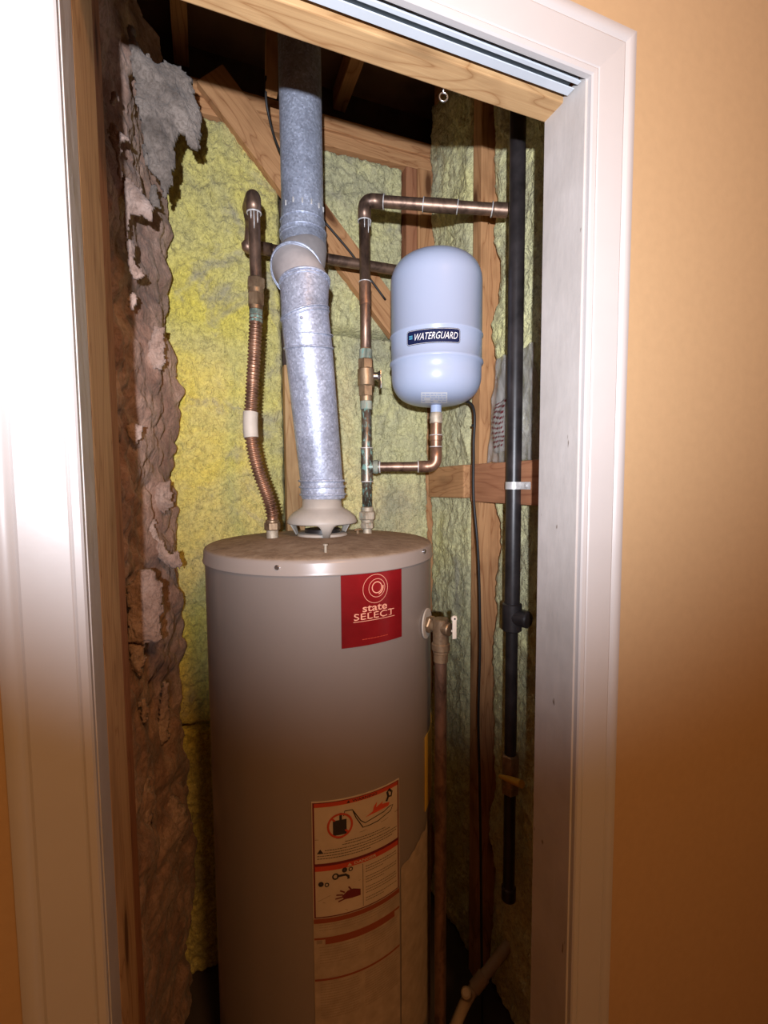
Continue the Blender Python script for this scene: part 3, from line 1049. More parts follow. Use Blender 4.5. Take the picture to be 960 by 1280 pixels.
obj('fine_print', join(*tx), plain('brown_faded_print', (0.27, 0.20, 0.14), 0.7), fl, False, kind='stuff')
# peeling paper to the right of it
tA, zP = hc_hit(500.5, 1085)
pw = Wrap(HC, HR, tA, zP)
n_, V_, F_ = 24, [], []
for j in range(n_ + 1):
    v = -0.42 * j / n_
    for i in range(n_ + 1):
        u = 0.0005 + (0.108 + 0.008 * N(v * 40, 1, 1)) * i / n_
        top = 0.03 * (i / n_) + 0.010 * N(u * 60, 3, 0)
        V_.append(pw.p(u, v * 1.0 + top * (1 - j / n_), 0.0009 + 0.0008 * N(u * 90, v * 60, 2)))
for j in range(n_):
    for i in range(n_):
        F_.append([j * 25 + i, j * 25 + i + 1, (j + 1) * 25 + i + 1, (j + 1) * 25 + i])
obj('paper_remnant', (V_, F_), M['label_faded'], wh, True, label='peeling tan paper beside the warning label')
# yellow energy label on the right flank
tE, zE = hc_hit(531, 922)
yw = Wrap(HC, HR, tE, zE)
obj('energy_label', yw.rect(0, -0.165, 0.13, 0.0, 0.0006, thick=0.001), M['yellow_label'], wh, False, label='yellow energy label on the right flank')

# draft hood
hb = Vector((HC.x + 0.004, HC.y + 0.002, 1.292))


def hood_skirt():
    V, Fc, seg = [], [], 120
    prof = [(0.0435, 0.088), (0.045, 0.068), (0.052, 0.063), (0.064, 0.056), (0.0745, 0.046), (0.0785, 0.037), (0.0785, 0.033)]
    legs = [math.radians(-96 + 120 * k) for k in range(3)]
    for i in range(seg):
        a = 2 * PI * i / seg
        dl = min(abs((a - g + PI) % (2 * PI) - PI) for g in legs)
        x = min(1, max(0, (dl - 0.11) / 0.20))
        low = 0.0 + 0.031 * math.sqrt(1 - (1 - x) ** 2)
        for r, z in prof:
            V.append(hb + Vector((r * math.cos(a), r * math.sin(a), z)))
        r2 = 0.0785 - (0.033 - low) * 0.5
        V.append(hb + Vector((r2 * math.cos(a), r2 * math.sin(a), low)))
    m = len(prof) + 1
    for i in range(seg):
        j = (i + 1) % seg
        for k_ in range(m - 1):
            Fc.append([i * m + k_, i * m + k_ + 1, j * m + k_ + 1, j * m + k_])
    return V, Fc


hood = obj('draft_hood', hood_skirt(), M['hood'], wh, True)
sm = hood.modifiers.new('thickness', 'SOLIDIFY'); sm.thickness = 0.002; sm.offset = -1
obj('hood_base', lathe([(0.068, -0.006), (0.068, -0.003), (0.058, 0.0), (0.055, 0.008), (0.050, 0.010), (0.030, 0.010)], hb, seg=60), M['hood'], hood, 'auto')
obj('flue_collar', lathe([(0.040, 0.010), (0.040, 0.018)], hb, seg=40), M['black_iron'], hood, 'auto')

# relief valve on the right flank, white tag on its lever
tV, zV = hc_hit(533, 779)
dV = Vector((math.cos(tV), math.sin(tV), 0))
pV = HC + dV * HR + Vector((0, 0, zV))
rose = obj('valve_rosette', cyl(pV - dV * 0.001, pV + dV * 0.0025, 0.032, 40, 0.001), M['dusty_white'], wh, 'auto')
vx = at(551, 779, Y=pV.y - 0.035)
vb = Vector((vx.x, vx.y, pV.z))
rv = obj('relief_valve', join(cyl(pV, vb, 0.0125, 20, 0.001), hexnut(pV + (vb - pV) * 0.15, pV + (vb - pV) * 0.45, 0.018),
                              cyl(vb + Vector((0, 0, 0.018)), vb - Vector((0, 0, 0.055)), 0.0165, 20, 0.002),
                              cyl(vb - Vector((0, 0, 0.032)), vb - Vector((0, 0, 0.048)), 0.019, 20, 0.002),
                              cyl(vb, vb + (vb - pV).normalized() * 0.024, 0.014, 16, 0.002)), M['brass'], wh, 'auto', label='brown brass relief valve on the right flank')
lv = vb + (vb - pV).normalized() * 0.030
lv2 = at(568, 774, Y=lv.y - 0.004)
obj('lever', join(cyl(lv2 + Vector((0, 0, 0.001)), lv2 + Vector((0, 0.003, 0)), 0.006, 12),
                  box((lv2.x - 0.0045, lv2.y - 0.0012, lv2.z - 0.040), (lv2.x + 0.0045, lv2.y + 0.0012, lv2.z + 0.006), 0.001),
                  box((lv.x - 0.004, lv.y - 0.003, lv.z - 0.002), (lv2.x, lv2.y + 0.003, lv.z + 0.002))), M['tag_paper'], rv, 'auto')
obj('lever_pin', cyl(lv2 + Vector((0, -0.0025, 0.001)), lv2 + Vector((0, 0.002, 0.001)), 0.0018, 10), M['ink_black'], rv, 'auto')

dp = thing('discharge_pipe', 'dull copper discharge pipe dropping from the relief valve beside the water heater', 'pipe', (vb.x, vb.y, 0.02))
obj('pipe', cyl((vb.x, vb.y, 0.02), (vb.x, vb.y, vb.z - 0.050), 0.0125, 20), M['copper'], dp, 'auto')
obj('coupling', cyl((vb.x, vb.y, vb.z - 0.072), (vb.x, vb.y, vb.z - 0.054), 0.0150, 20, 0.001), M['brass'], dp, 'auto')

# ------------------------------------------------------------------ vent pipe
YU, YLW = 1.075, 1.035
vp = thing('vent_pipe', 'blue-grey galvanised vent pipe with an elbow rising from the water heater', 'vent pipe', (HC.x, YLW, 1.38))
pt_top = Vector((at(377, 200, Y=YU).x, YU, 2.64 - 0.045))
pu = at(377, 268, Y=YU)
obj('upper_pipe', rings([(pt_top, 0.0465, (0, 0, -1)), (Vector((pt_top.x, YU, pu.z)), 0.0465, (0, 0, -1))], 64, False), M['galv'], vp, 'auto')
xu = pt_top.x
q0, q1, q2, q3 = at(377, 264, Y=YU).z, at(377, 280, Y=YU).z, at(377, 292, Y=YU).z, at(377, 312, Y=YU).z
obj('crimped_collar', rings([((xu, YU, q0), 0.0475, (0, 0, -1)), ((xu, YU, q1), 0.0482, (0, 0, -1)), ((xu, YU, q2), 0.0505, (0, 0, -1)), ((xu + 0.001, YU - 0.002, q2 - 0.012), 0.0500, (0, -0.1, -1))], 64), M['galv'], vp, 'auto')
for z_, r_ in ((q2, 0.0508), (q2 - 0.010, 0.0503), (q1 + 0.002, 0.0486)):
    obj('bead', bead((xu, YU, z_), (0, 0, 1), r_, 0.0019), M['galv'], vp)
# solder-like drips on the upper joint
gA = (Vector((xu + 0.001, YU - 0.002, q2 - 0.012)), 0.0498, Vector((0, -0.1, -1)))
gB = (at(381, 318, Y=1.060), 0.0500, Vector((0.10, -0.45, -0.9)))
gC = (at(371, 339, Y=1.015), 0.0550, Vector((-0.42, -0.62, -0.66)))
gD = (at(381, 354, Y=0.985), 0.0505, Vector((0.05, -0.22, -1)))
gE = (at(381, 393, Y=0.978), 0.0500, Vector((0.30, -0.02, -1)))
gF = (at(386, 436, Y=0.990), 0.0500, Vector((0.07, 0.14, -1)))
gG = (at(402, 600, Y=1.034), 0.0480, Vector((0.08, 0.10, -1)))
gH = (at(404, 621, Y=1.037), 0.0475, Vector((0.0, 0.0, -1)))
obj('elbow_gore', rings([gA, gB], 64, False), M['galv'], vp)
obj('elbow_gore', rings([gB, ((gB[0] + gC[0]) / 2 + Vector((0, 0, 0.004)), 0.053, gB[2].normalized() + gC[2].normalized()), gC], 64, False), M['galv_dust'], vp)
obj('elbow_gore', rings([gC, ((gC[0] + gD[0]) / 2 + Vector((0, -0.004, 0)), 0.0535, gC[2].normalized() + gD[2].normalized()), gD], 64, False), M['galv_dust'], vp, label='dusty bulging elbow section')
obj('elbow_gore', rings([gD, gE], 64, False), M['galv'], vp)
obj('elbow_gore', rings([gE, gF], 64, False), M['galv'], vp)
for g, r_ in ((gC, 0.0028), (gD, 0.0026), (gE, 0.0022), (gF, 0.0024)):
    obj('bead', bead(g[0], g[2], g[1] + 0.0006, r_, 56), M['galv'], vp)
for g in (gC, gD, gE):
    nv = g[2].normalized()
    obj('bead', bead(g[0] + nv * 0.007, g[2], g[1] - 0.0002, 0.0014, 56), M['galv'], vp)
obj('bead', bead(at(386, 420, Y=0.985), gF[2], 0.0502, 0.0013, 56), M['galv'], vp)
obj('lower_pipe', rings([gF, gG], 64, False), M['galv'], vp, 'auto')
obj('lower_collar', rings([gG, ((gG[0] + gH[0]) / 2, 0.0495, gG[2]), (gH[0], 0.0495, gH[2]), (gH[0] - Vector((0, 0, 0.004)), 0.048, gH[2])], 64), M['galv'], vp, 'auto')
for t in (0.05, 0.40, 0.85):
    obj('bead', bead(gG[0].lerp(gH[0], t), gH[2], 0.0503, 0.0028, 56), M['galv'], vp)
# hammered crimp teeth and screws
for i in range(6):
    a = math.radians(-150 + i * 24)
    c = Vector((xu + 0.0475 * math.cos(a), YU + 0.0475 * math.sin(a), q0 - 0.002 + 0.004 * N(i * 3.3, 0, 0)))
    obj('crimp', box(c - Vector((0.0018, 0.002, 0.006)), c + Vector((0.0018, 0.002, 0.005)), 0.001), M['solder'], vp, 'auto')
for (px, py, Y) in ((397, 371, 0.935), (377, 397, 0.935)):
    c = at(px, py, Y=Y)
    obj('rivet', cyl(c + Vector((0, 0.004, 0)), c + Vector((0, -0.002, 0)), 0.0032, 12, 0.001), M['galv'], vp, 'auto')

# ------------------------------------------------------------------ copper work
SOL = M['solder']
# right riser: heater -> union -> tee -> valve -> top elbow -> wall
xp, yp = 0.362, 1.045
zr = lambda py: at(458, py, Y=yp).z
cr = thing('copper_supply_pipe', 'tarnished copper riser with valve, tee and top elbow right of the vent pipe', 'pipe', (xp, yp, 1.29))
ztop = zr(251)
pe = at(633, 263, X=0.650)
pe2 = Vector((pe.x, pe.y, pe.z))
obj('riser', tube([(xp, yp, zr(500)), (xp, yp, ztop - 0.03)], 0.0125, 24), M['copper'], cr)
obj('riser', tube([(xp, yp, 1.33), (xp, yp, zr(470))], 0.0118, 24), M['copper_green'], cr, label='green corroded lower riser')
dt = (pe2 - Vector((xp, yp, ztop))).normalized()
elb = fillet([Vector((xp, yp, ztop - 0.045)), Vector((xp, yp, ztop)), Vector((xp, yp, ztop)) + dt * 0.045], 0.032, 10)
obj('elbow', tube(elb, 0.0150, 24), M['copper'], cr)
obj('cross_run', cyl(Vector((xp, yp, ztop)) + dt * 0.03, pe2, 0.0128, 24), M['copper'], cr, 'auto')
for s in (0.075, 0.135, 0.20, 0.27):
    pass
Lr = (pe2 - Vector((xp, yp, ztop))).length
obj('coupling', cyl(Vector((xp, yp, ztop)) + dt * Lr * 0.42, Vector((xp, yp, ztop)) + dt * Lr * 0.66, 0.0148, 24, 0.001), M['copper'], cr, 'auto')
obj('end_cap', cyl(pe2 - dt * 0.03, pe2 + dt * 0.004, 0.0152, 24, 0.002), M['copper'], cr, 'auto')
for f_, r_ in ((0.045 / Lr, 0.0152), (0.42, 0.0148), (0.66, 0.0146), (0.9, 0.0152)):
    obj('solder_ring', bead(Vector((xp, yp, ztop)) + dt * Lr * f_, dt, r_, 0.0013, 24, 6), SOL, cr)
obj('solder_ring', bead((xp, yp, ztop - 0.046), (0, 0, 1), 0.0148, 0.0016, 24, 6), SOL, cr)
for a_, z_ in ((-1.9, 0.02), (-1.2, 0.03), (-0.7, 0.014)):
    c = Vector((xp + 0.0135 * math.cos(a_), yp + 0.0135 * math.sin(a_), ztop - 0.046))
    obj('solder_drip', tube([c + Vector((0, 0, 0.003)), c - Vector((0, 0, z_))], [0.0016, 0.0007], 6), SOL, cr)
obj('coupling', cyl((xp, yp, zr(352)), (xp, yp, zr(382)), 0.0138, 24, 0.001), M['copper_bright'], cr, 'auto')
obj('solder_ring', bead((xp, yp, zr(353)), (0, 0, 1), 0.0138, 0.0012, 24, 6), SOL, cr)
# ball valve
va = obj('ball_valve', join(cyl((xp, yp, zr(447)), (xp, yp, zr(436)), 0.0145, 20, 0.001), hexnut((xp, yp, zr(462)), (xp, yp, zr(449)), 0.0185),
                            cyl((xp, yp, zr(484)), (xp, yp, zr(460)), 0.0195, 24, 0.004), hexnut((xp, yp, zr(496)), (xp, yp, zr(482)), 0.0175),
                            cyl((xp, yp, zr(502)), (xp, yp, zr(495)), 0.0145, 20, 0.001)), M['brass'], cr, 'auto')
hz = zr(470)
hv = Vector((xp + 0.019, yp - 0.004, hz))
obj('valve_stem', join(cyl((xp, yp, hz), hv + Vector((0.008, -0.003, 0)), 0.009, 14, 0.001), hexnut(hv + Vector((0.004, -0.002, 0)), hv + Vector((0.013, -0.005, 0)), 0.0085)), M['steel'], va, 'auto')
obj('valve_handle', join(box((hv.x + 0.010, hv.y - 0.016, hz - 0.010), (hv.x + 0.0125, hv.y + 0.010, hz + 0.012), 0.001),
                         box((hv.x + 0.009, hv.y - 0.020, hz - 0.030), (hv.x + 0.0115, hv.y - 0.004, hz - 0.004), 0.001)), M['steel'], va, 'auto')
obj('verdigris_collar', cyl((xp, yp, zr(512)), (xp, yp, zr(500)), 0.0140, 20, 0.001), M['verdigris'], cr, 'auto')
obj('verdigris_collar', cyl((xp, yp, zr(449)), (xp, yp, zr(437)), 0.0152, 20, 0.001), M['verdigris'], cr, 'auto')
# tee and arm to the expansion tank
TX, TY = 0.512, 0.980
za = at(545, 583, Y=TY).z
zj = zr(582)
da = Vector((TX - xp, TY - yp, 0)).normalized()
obj('tee', join(cyl((xp, yp, zr(602)), (xp, yp, zr(560)), 0.0142, 24, 0.001), cyl(Vector((xp, yp, za)), Vector((xp, yp, za)) + da * 0.030, 0.0142, 24, 0.001)), M['copper_green'], cr, 'auto')
obj('verdigris_collar', cyl(Vector((xp, yp, za)) + da * 0.014, Vector((xp, yp, za)) + da * 0.028, 0.0165, 14, 0.003), M['verdigris'], cr, 'auto')
for py in (560, 602):
    obj('solder_ring', bead((xp, yp, zr(py)), (0, 0, 1), 0.0140, 0.0013, 24, 6), SOL, cr)
p0 = Vector((xp, yp, za))
p1 = Vector((TX, TY, za))
obj('tank_arm', cyl(p0 + da * 0.025, p1 - da * 0.03, 0.0112, 20), M['copper'], cr, 'auto')
obj('solder_ring', bead(p0 + da * 0.031, da, 0.0135, 0.0016, 24, 6), SOL, cr)
obj('solder_ring', bead(p1 - da * 0.042, da, 0.0135, 0.0014, 24, 6), SOL, cr)
obj('elbow', tube(fillet([p1 - da * 0.043, p1, p1 + Vector((0, 0, 0.045))], 0.030, 10), 0.0138, 24), M['copper_bright'], cr)
zt2 = at(543, 507, Y=TY).z
obj('adapter', join(cyl((TX, TY, za + 0.043), (TX, TY, zt2 - 0.035), 0.0132, 24, 0.001), cyl((TX, TY, za + 0.060), (TX, TY, za + 0.072), 0.0150, 24, 0.001)), M['copper_bright'], cr, 'auto')
obj('solder_ring', bead((TX, TY, za + 0.046), (0, 0, 1), 0.0142, 0.0013, 24, 6), SOL, cr)
obj('solder_ring', bead((TX, TY, za + 0.073), (0, 0, 1), 0.0142, 0.0013, 24, 6), SOL, cr)
obj('thread_tape', lathe([(0.012, 0), (0.0150, 0.002), (0.0142, 0.010), (0.0156, 0.014), (0.0140, 0.024), (0.0125, 0.027)], (TX, TY, zt2 - 0.042), seg=20), M['brass_pale'], cr, 'auto')
# union on the heater
un = obj('union', join(cyl((xp, yp, 1.292), (xp, yp, 1.305), 0.0105, 20), hexnut((xp, yp, 1.304), (xp, yp, 1.318), 0.0165), cyl((xp, yp, 1.317), (xp, yp, 1.327), 0.0150, 20, 0.002),
                       hexnut((xp, yp, 1.325), (xp, yp, 1.345), 0.0205), cyl((xp, yp, 1.344), (xp, yp, 1.356), 0.0150, 20, 0.002)), M['brass_pale'], cr, 'auto')

# ------------------------------------------------------------------ expansion tank
et = thing('expansion_tank', 'pale blue-grey expansion tank with a navy name label beside the copper riser', 'expansion tank', (TX, TY, zt2 - 0.02))
TR = 0.1045
zt1 = at(545, 323, Y=TY).z + 0.004
zb_, zc_ = zt2, zt1
HT = zc_ - zb_
zrim1, zrim2 = at(545, 440, Y=TY - 0.1).z, at(545, 403, Y=TY - 0.1).z
prof = [(0.0005, zb_)]
for i in range(1, 15):
    a = PI / 2 * i / 14
    prof.append(((TR - 0.001) * math.sin(a) ** 0.62, zb_ + 0.066 * (1 - math.cos(a) ** 0.9)))
prof += [(TR - 0.001, zrim1 - 0.006), (TR + 0.0025, zrim1 - 0.003), (TR + 0.0035, zrim1), (TR + 0.0025, zrim1 + 0.004), (TR, zrim1 + 0.0065),
         (TR, zrim2 - 0.004), (TR + 0.0024, zrim2 - 0.001), (TR + 0.0024, zrim2 + 0.001), (TR, zrim2 + 0.004), (TR, zc_ - 0.066)]
for i in range(1, 15):
    a = PI / 2 * i / 14
    prof.append((max(0.0005, TR * math.cos(a) ** 0.62), zc_ - 0.066 + 0.066 * math.sin(a) ** 0.9))
tk = obj('shell', lathe(prof, (TX, TY, 0), seg=112, cap=False), M['tank'], et, True)
obj('air_valve', join(cyl((TX + 0.012, TY + 0.0, zc_ - 0.003), (TX + 0.012, TY, zc_ + 0.016), 0.0062, 16, 0.001), cyl((TX + 0.012, TY, zc_ - 0.002), (TX + 0.012, TY, zc_ + 0.004), 0.010, 16, 0.001)), M['tank'], et, 'auto')
obj('nipple', join(cyl((TX, TY, zb_ - 0.022), (TX, TY, zb_ + 0.006), 0.0128, 20, 0.001)), M['tank'], et, 'auto')


def tk_hit(px, py):
    r = Vector(((px - 480) / F, (py - 640) / F, 1))
    w = Vector((r.dot(ex), r.dot(ey), r.dot(ez)))
    a = w.x ** 2 + w.y ** 2
    b_ = -2 * (w.x * TX + w.y * TY)
    c = TX ** 2 + TY ** 2 - TR * TR
    t = (-b_ - math.sqrt(max(0, b_ * b_ - 4 * a * c))) / 2 / a
    p = w * t
    return math.atan2(p.y - TY, p.x - TX), p.z + EYE


a0, zz0 = tk_hit(509, 433.5)
a1, zz1 = tk_hit(575, 429)
_, zz2 = tk_hit(509, 415)
LWd, LHt = (a1 - a0) * TR, zz2 - zz0
tw = Wrap((TX, TY, 0), TR, a0, zz0)


def rrect(w, u0, v0, u1, v1, r, lift, n=28):
    """rounded plate strip by strip"""
    V, Fc = [], []
    for i in range(n + 1):
        u = u0 + (u1 - u0) * (0.5 - 0.5 * math.cos(PI * i / n))
        d = min(u - u0, u1 - u)
        c = r - math.sqrt(max(0, r * r - (r - d) ** 2)) if d < r else 0
        V += [w.p(u, v0 + c, lift), w.p(u, v1 - c, lift)]
    for i in range(n):
        Fc.append([2 * i, 2 * i + 2, 2 * i + 3, 2 * i + 1])
    return V, Fc


nl = obj('name_label', rrect(tw, 0, 0, LWd, LHt, 0.006, 0.0008), M['navy'], et, False, label='navy name label with white lettering')
obj('label_border', rrect(tw, 0.0012, 0.0012, LWd - 0.0012, LHt - 0.0012, 0.005, 0.0010), M['ink_white'], nl, False)
obj('label_field', rrect(tw, 0.0018, 0.0018, LWd - 0.0018, LHt - 0.0018, 0.0045, 0.0012), M['navy'], nl, False)
obj('lettering', tw.text('WATERGUARD', LWd * 0.56, LHt * 0.50, LWd * 0.78, LHt * 0.46, 0.0014, 0.35, 0.0), M['ink_white'], nl, False)
obj('small_mark', join(*[tw.rect(LWd * 0.055, LHt * (0.42 + 0.09 * i), LWd * 0.125, LHt * (0.47 + 0.09 * i), 0.0014, 1) for i in range(3)]), M['ink_cyan'], nl, False)


# small white instruction sticker low on the dome
def dome_r(z):
    t = max(0, min(1, 1 - (z - zb_) / 0.066)) ** (1 / 0.9)
    a = math.acos(t)
    return (TR - 0.001) * math.sin(a) ** 0.62


def dome_hit(px, py):
    r = Vector(((px - 480) / F, (py - 640) / F, 1))
    w = Vector((r.dot(ex), r.dot(ey), r.dot(ez)))
    t = 0.7
    while t < 1.6:
        p = w * t + Vector((0, 0, EYE))
        if p.z > zb_ and math.hypot(p.x - TX, p.y - TY) < dome_r(p.z):
            return p
        t += 0.0005
    return p


def dome_patch(x0, y0, x1, y1, n, m, lift):
    V, Fc = [], []
    for j in range(m + 1):
        for i in range(n + 1):
            p = dome_hit(x0 + (x1 - x0) * i / n, y0 + (y1 - y0) * j / m)
            nn = Vector((p.x - TX, p.y - TY, -0.06)).normalized()
            V.append(p + nn * lift)
    for j in range(m):
        for i in range(n):
            Fc.append([j * (n + 1) + i, (j + 1) * (n + 1) + i, (j + 1) * (n + 1) + i + 1, j * (n + 1) + i + 1])
    return V, Fc


st = obj('instruction_sticker', dome_patch(526.5, 490, 559, 503.5, 8, 4, 0.0008), plain('sticker_grey', (0.62, 0.64, 0.68), 0.5), et, False)
fp = []
for r_ in range(4):
    x = 528.0
    while x < 556:
        L = rnd.uniform(2, 6)
        if rnd.random() < 0.8:
            fp.append(dome_patch(x, 491.8 + r_ * 2.9, min(x + L, 557.5), 493.3 + r_ * 2.9, 1, 1, 0.0016))
        x += L + 1.0
obj('fine_print', join(*fp), M['tank'], st, False, kind='stuff')

# ------------------------------------------------------------------ left riser and flexible connector
lr = thing('copper_riser', 'old copper riser with capped top left of the vent pipe', 'pipe', (0.117, 1.06, 1.78))
yl = 1.06
a_ = at(320, 352, Y=yl)
b_ = at(317, 247, Y=yl)
obj('riser', cyl((a_.x, yl, a_.z), (b_.x, yl, b_.z), 0.0125, 24), M['copper'], lr, 'auto')
obj('elbow', tube(fillet([(b_.x, yl, b_.z - 0.03), (b_.x, yl, b_.z + 0.006), (b_.x - 0.004, yl + 0.055, b_.z + 0.004)], 0.028, 8), 0.0155, 24), M['copper'], lr)
yb2 = 1.20
bz = at(420, 326, Y=yb2).z
bx0 = at(308, 300, Y=yb2).x
obj('drop', tube(fillet([(b_.x - 0.004, yl + 0.05, b_.z + 0.004), (bx0 + 0.012, yb2 - 0.02, b_.z + 0.004), (bx0 + 0.008, yb2, b_.z - 0.04), (bx0, yb2, bz), (bx0 + 0.06, yb2, bz)], 0.03, 8), 0.0150, 24), M['copper'], lr)
obj('cross_run', cyl((bx0 + 0.04, yb2, bz), (0.60, yb2 + 0.003, bz + 0.004), 0.0132, 24), M['copper'], lr, 'auto')
for z_ in (b_.z - 0.032,):
    obj('solder_ring', bead((b_.x, yl, z_), (0, 0, 1), 0.0145, 0.0018, 24, 6), SOL, lr)
for a2, l2 in ((-1.7, 0.035), (-1.1, 0.022), (-2.2, 0.015)):
    c = Vector((b_.x + 0.0128 * math.cos(a2), yl + 0.0128 * math.sin(a2), b_.z - 0.034))
    obj('solder_drip', tube([c + Vector((0, 0, 0.003)), c - Vector((0, 0, l2))], [0.002, 0.0007], 6), SOL, lr)
un2 = lambda py: at(320, py, Y=yl)
obj('union', join(hexnut(un2(362), un2(348), 0.0195), cyl(un2(368), un2(360), 0.0165, 20, 0.002)), M['brass'], lr, 'auto')

fc = thing('flexible_connector', 'corrugated copper connector curving from the left riser down to the heater lid', 'pipe', (0.140, 1.045, 1.29))
zf = 1.292
bot = Vector((0.139, 1.045, zf))
obj('nut', join(hexnut(un2(383), un2(367), 0.0180), cyl(un2(388), un2(382), 0.0150, 20, 0.001)), M['brass'], fc, 'auto')
obj('verdigris_collar', cyl(un2(405), un2(386), 0.0140, 18, 0.003), M['verdigris'], fc, 'auto')
path = spline([un2(395), at(318, 440, Y=1.058), at(315, 490, Y=1.055), at(313, 530, Y=1.052), at(316, 560, Y=1.050), at(324, 592, Y=1.048), at(335, 622, Y=1.046), at(341, 645, Y=1.045)], 40)
L, acc = 0.0, [0.0]
for i in range(1, len(path)):
    acc.append(acc[-1] + (path[i] - path[i - 1]).length)
pitch = 0.0078
rad = [0.0128 + 0.0022 * math.cos(2 * PI * s / pitch) for s in acc]
obj('corrugated_hose', tube(path, rad, 20), M['copper_bright'], fc, True)
wp = [p for p in path if at(0, 546, Y=1.052).z < p.z < at(0, 515, Y=1.052).z] or path[100:120]
lo = [p for p in path if at(313, 547, Y=1.052).z < p.z < at(313, 515, Y=1.052).z]
obj('paper_wrap', tube(lo, 0.0158, 20), M['dusty_white'], fc, 'auto')
e_ = path[-1]
obj('tail', tube([e_ + Vector((0, 0, 0.004)), Vector((bot.x, bot.y, zf + 0.03))], 0.0115, 18), M['copper_bright'], fc)
obj('nut', join(hexnut((bot.x, bot.y, zf + 0.018), (bot.x, bot.y, zf + 0.036), 0.0175), cyl((bot.x, bot.y, zf + 0.034), (bot.x, bot.y, zf + 0.042), 0.0150, 18, 0.002)), M['brass'], fc, 'auto')
obj('nipple', cyl((bot.x, bot.y, zf), (bot.x, bot.y, zf + 0.020), 0.0130, 18, 0.001), M['brass_pale'], fc, 'auto')

# ------------------------------------------------------------------ black gas pipe on the right
gx, gy = 0.632, 0.845
gp = thing('gas_pipe', 'black iron gas pipe running down in front of the right wall', 'pipe', (gx, gy, 0.40))
gz = lambda py: at(647, py, X=gx).z
obj('pipe', cyl((gx, gy, gz(790)), (gx, gy, 2.602), 0.0165, 28), M['black_iron'], gp, 'auto')
obj('tee', join(cyl((gx, gy, gz(792)), (gx, gy, gz(756)), 0.0215, 24, 0.003), cyl((gx, gy, gz(773)), (gx + 0.014, gy - 0.040, gz(773)), 0.0185, 20, 0.003)), M['black_iron'], gp, 'auto')
obj('drop_pipe', cyl((gx, gy, gz(1135)), (gx, gy, gz(788)), 0.0135, 24), M['black_iron'], gp, 'auto')
obj('cap', cyl((gx, gy, gz(1140)), (gx, gy, gz(1122)), 0.0165, 24, 0.003), M['black_iron'], gp, 'auto')
gv = obj('gas_valve', join(cyl((gx, gy, gz(992)), (gx, gy, gz(956)), 0.0185, 20, 0.004), hexnut((gx, gy, gz(962)), (gx, gy, gz(950)), 0.0205), hexnut((gx, gy, gz(1000)), (gx, gy, gz(988)), 0.0205)), M['brass'], gp, 'auto')
hp = at(652, 980, X=gx - 0.022)
hq = at(625, 970, X=gx - 0.028)
obj('valve_handle', join(tube([hp, hp.lerp(hq, 0.5), hq], [0.0085, 0.0075, 0.004], 12)), M['yellow_grip'], gv, 'auto', label='yellow lever')
cl = thing('pipe_strap', 'galvanised strap holding the black gas pipe to the wooden blocking', 'strap', (gx, gy, gz(607)))
obj('band', lathe([(0.0168, -0.008), (0.0180, -0.008), (0.0180, 0.008), (0.0168, 0.008)], (gx, gy, gz(607)), seg=28, cap=False), M['solder'], cl, 'auto')
obj('ear', join(box((gx + 0.006, gy - 0.046, gz(607) - 0.008), (gx + 0.0085, gy - 0.014, gz(607) + 0.008), 0.0005), cyl((gx + 0.008, gy - 0.036, gz(607)), (gx + 0.002, gy - 0.036, gz(607)), 0.005, 12, 0.001),
                box((gx + 0.007, gy - 0.046, gz(607) - 0.006), (XW - 0.028, gy - 0.043, gz(607) + 0.006))), M['solder'], cl, 'auto')

# tan drain line low in the corner
dr = thing('drain_line', 'tan plastic drain line with a stub low behind the right of the water heater', 'pipe', at(560, 1275, Y=0.95))
d0, d1, d2 = at(548, 1330, Y=0.93), at(585, 1245, Y=0.93), at(652, 1160, Y=0.93)
obj('pipe', tube(fillet([d0, d1, d2], 0.03, 6), 0.0135, 18), M['pvc'], dr)
obj('stub', cyl(d1 + Vector((0.0, 0, 0.0)), d1 + Vector((-0.014, -0.012, 0.030)), 0.0125, 16, 0.004), M['pvc'], dr, 'auto')
obj('coupling', cyl(d1.lerp(d2, 0.10), d1.lerp(d2, 0.30), 0.0165, 18, 0.002), M['pvc'], dr, 'auto')

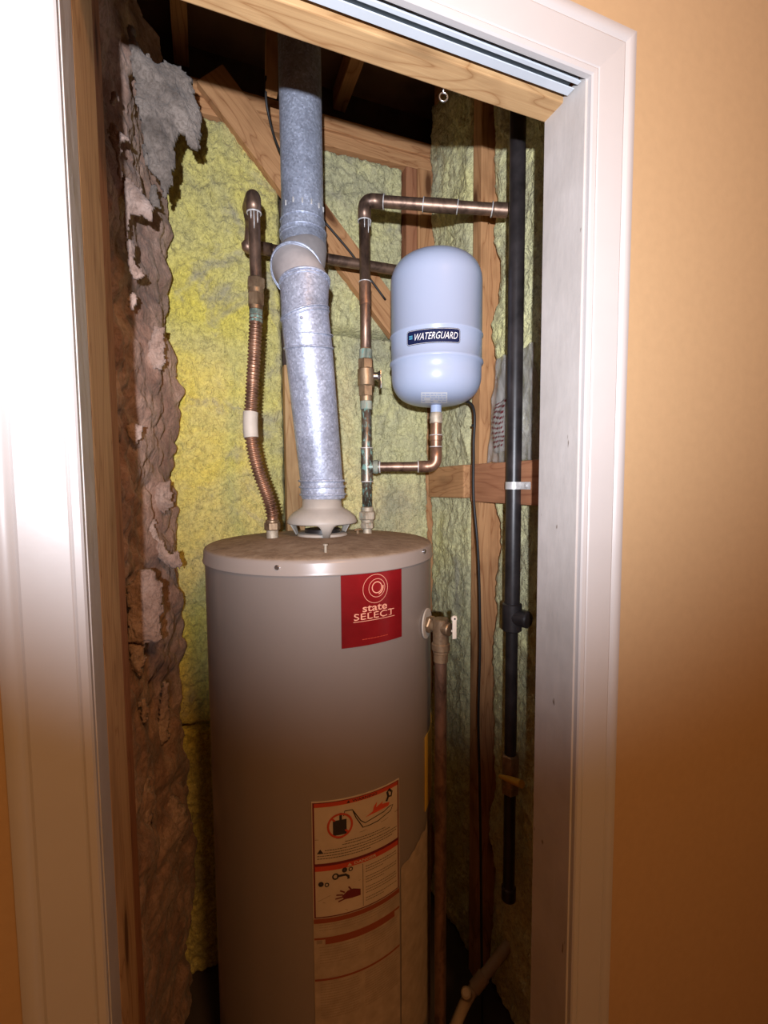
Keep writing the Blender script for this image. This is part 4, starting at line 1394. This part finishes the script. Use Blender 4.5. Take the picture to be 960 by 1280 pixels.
# ------------------------------------------------------------------ cables and the bag
cb = obj('loose_cable', tube(spline([(TX + 0.07, 1.10, zb_ + 0.02), at(589, 505, Y=1.0), at(592, 560, Y=0.99), at(592, 620, Y=0.98), at(598, 700, Y=0.97), at(600, 800, Y=0.97), at(598, 900, Y=0.97), at(600, 1000, Y=0.97), at(602, 1180, Y=0.95), at(604, 1400, Y=0.95)], 10), 0.0034, 10), M['rubber'])
cb['label'] = 'thin black cable hanging down behind the expansion tank in front of the right stud'
cb['category'] = 'cable'
kx = at(592, 532, Y=0.995)
obj('clip', cyl(kx - Vector((0, 0, 0.003)), kx + Vector((0, 0, 0.003)), 0.0055, 10), M['rubber'], cb)
c2 = obj('ceiling_cable', tube(spline([at(332, 95, Y=1.15), at(334, 135, Y=1.17), at(348, 185, Y=1.22), at(375, 235, Y=1.28), at(405, 276, Y=1.305), at(440, 318, Y=1.31), at(482, 375, Y=1.31)], 10), 0.0030, 10), M['rubber'])
c2['label'] = 'thin black cable running down from the ceiling along the diagonal brace'
c2['category'] = 'cable'


def bag_fn(u, v, e):
    y = 0.985 - u * 0.17
    z = at(0, 575, X=0.66).z if False else 1.46 + v * 0.25
    sag = 0.008 * math.sin(PI * u) * math.sin(PI * min(1, v * 1.1))
    wr2 = ridge(u * 3, 2.0, v * 2.2) * 0.009 + N(u * 7, v * 4, 1) * 0.008
    yy = y + (0.035 * (0.5 - v)) * (1 if u < 0.5 else -0.6)
    return Vector((XW + 0.002 - sag - wr2, yy, z + N(u * 5, v * 5, 3) * 0.008))


bg = thing('plastic_bag', 'crumpled clear plastic bag with dark red print behind the black gas pipe', 'bag', (XW - 0.02, 0.90, 1.46))
V_, F_ = field(0.0, 1.0, 0.0, 1.0, 0.022, bag_fn)
bo = obj('film', (V_, F_), M['bag'], bg)
so = bo.modifiers.new('thickness', 'SOLIDIFY'); so.thickness = 0.0006
V_, F_ = field(0.06, 0.40, 0.10, 0.97, 0.022, lambda u, v, e: bag_fn(u, v, e) + Vector((0.006, 0, 0)))
sh = obj('paper_sheet', (V_, F_), plain('folded_white_paper', (0.72, 0.70, 0.66), 0.6), bg)
so = sh.modifiers.new('thickness', 'SOLIDIFY'); so.thickness = 0.0008
tx = []
for i in range(10):
    v = 0.14 + i * 0.045
    u = 0.10
    while u < 0.36:
        Lw = rnd.uniform(0.015, 0.05)
        q = [bag_fn(a, b2, 0) + Vector((-0.0014, -0.0010, 0)) for a, b2 in ((u, v), (u + Lw, v + 0.012), (u + Lw, v + 0.03), (u, v + 0.018))]
        tx.append((q, [[0, 1, 2, 3]]))
        u += Lw + 0.012
obj('print', join(*tx), M['maroon'], bg, False, kind='stuff')
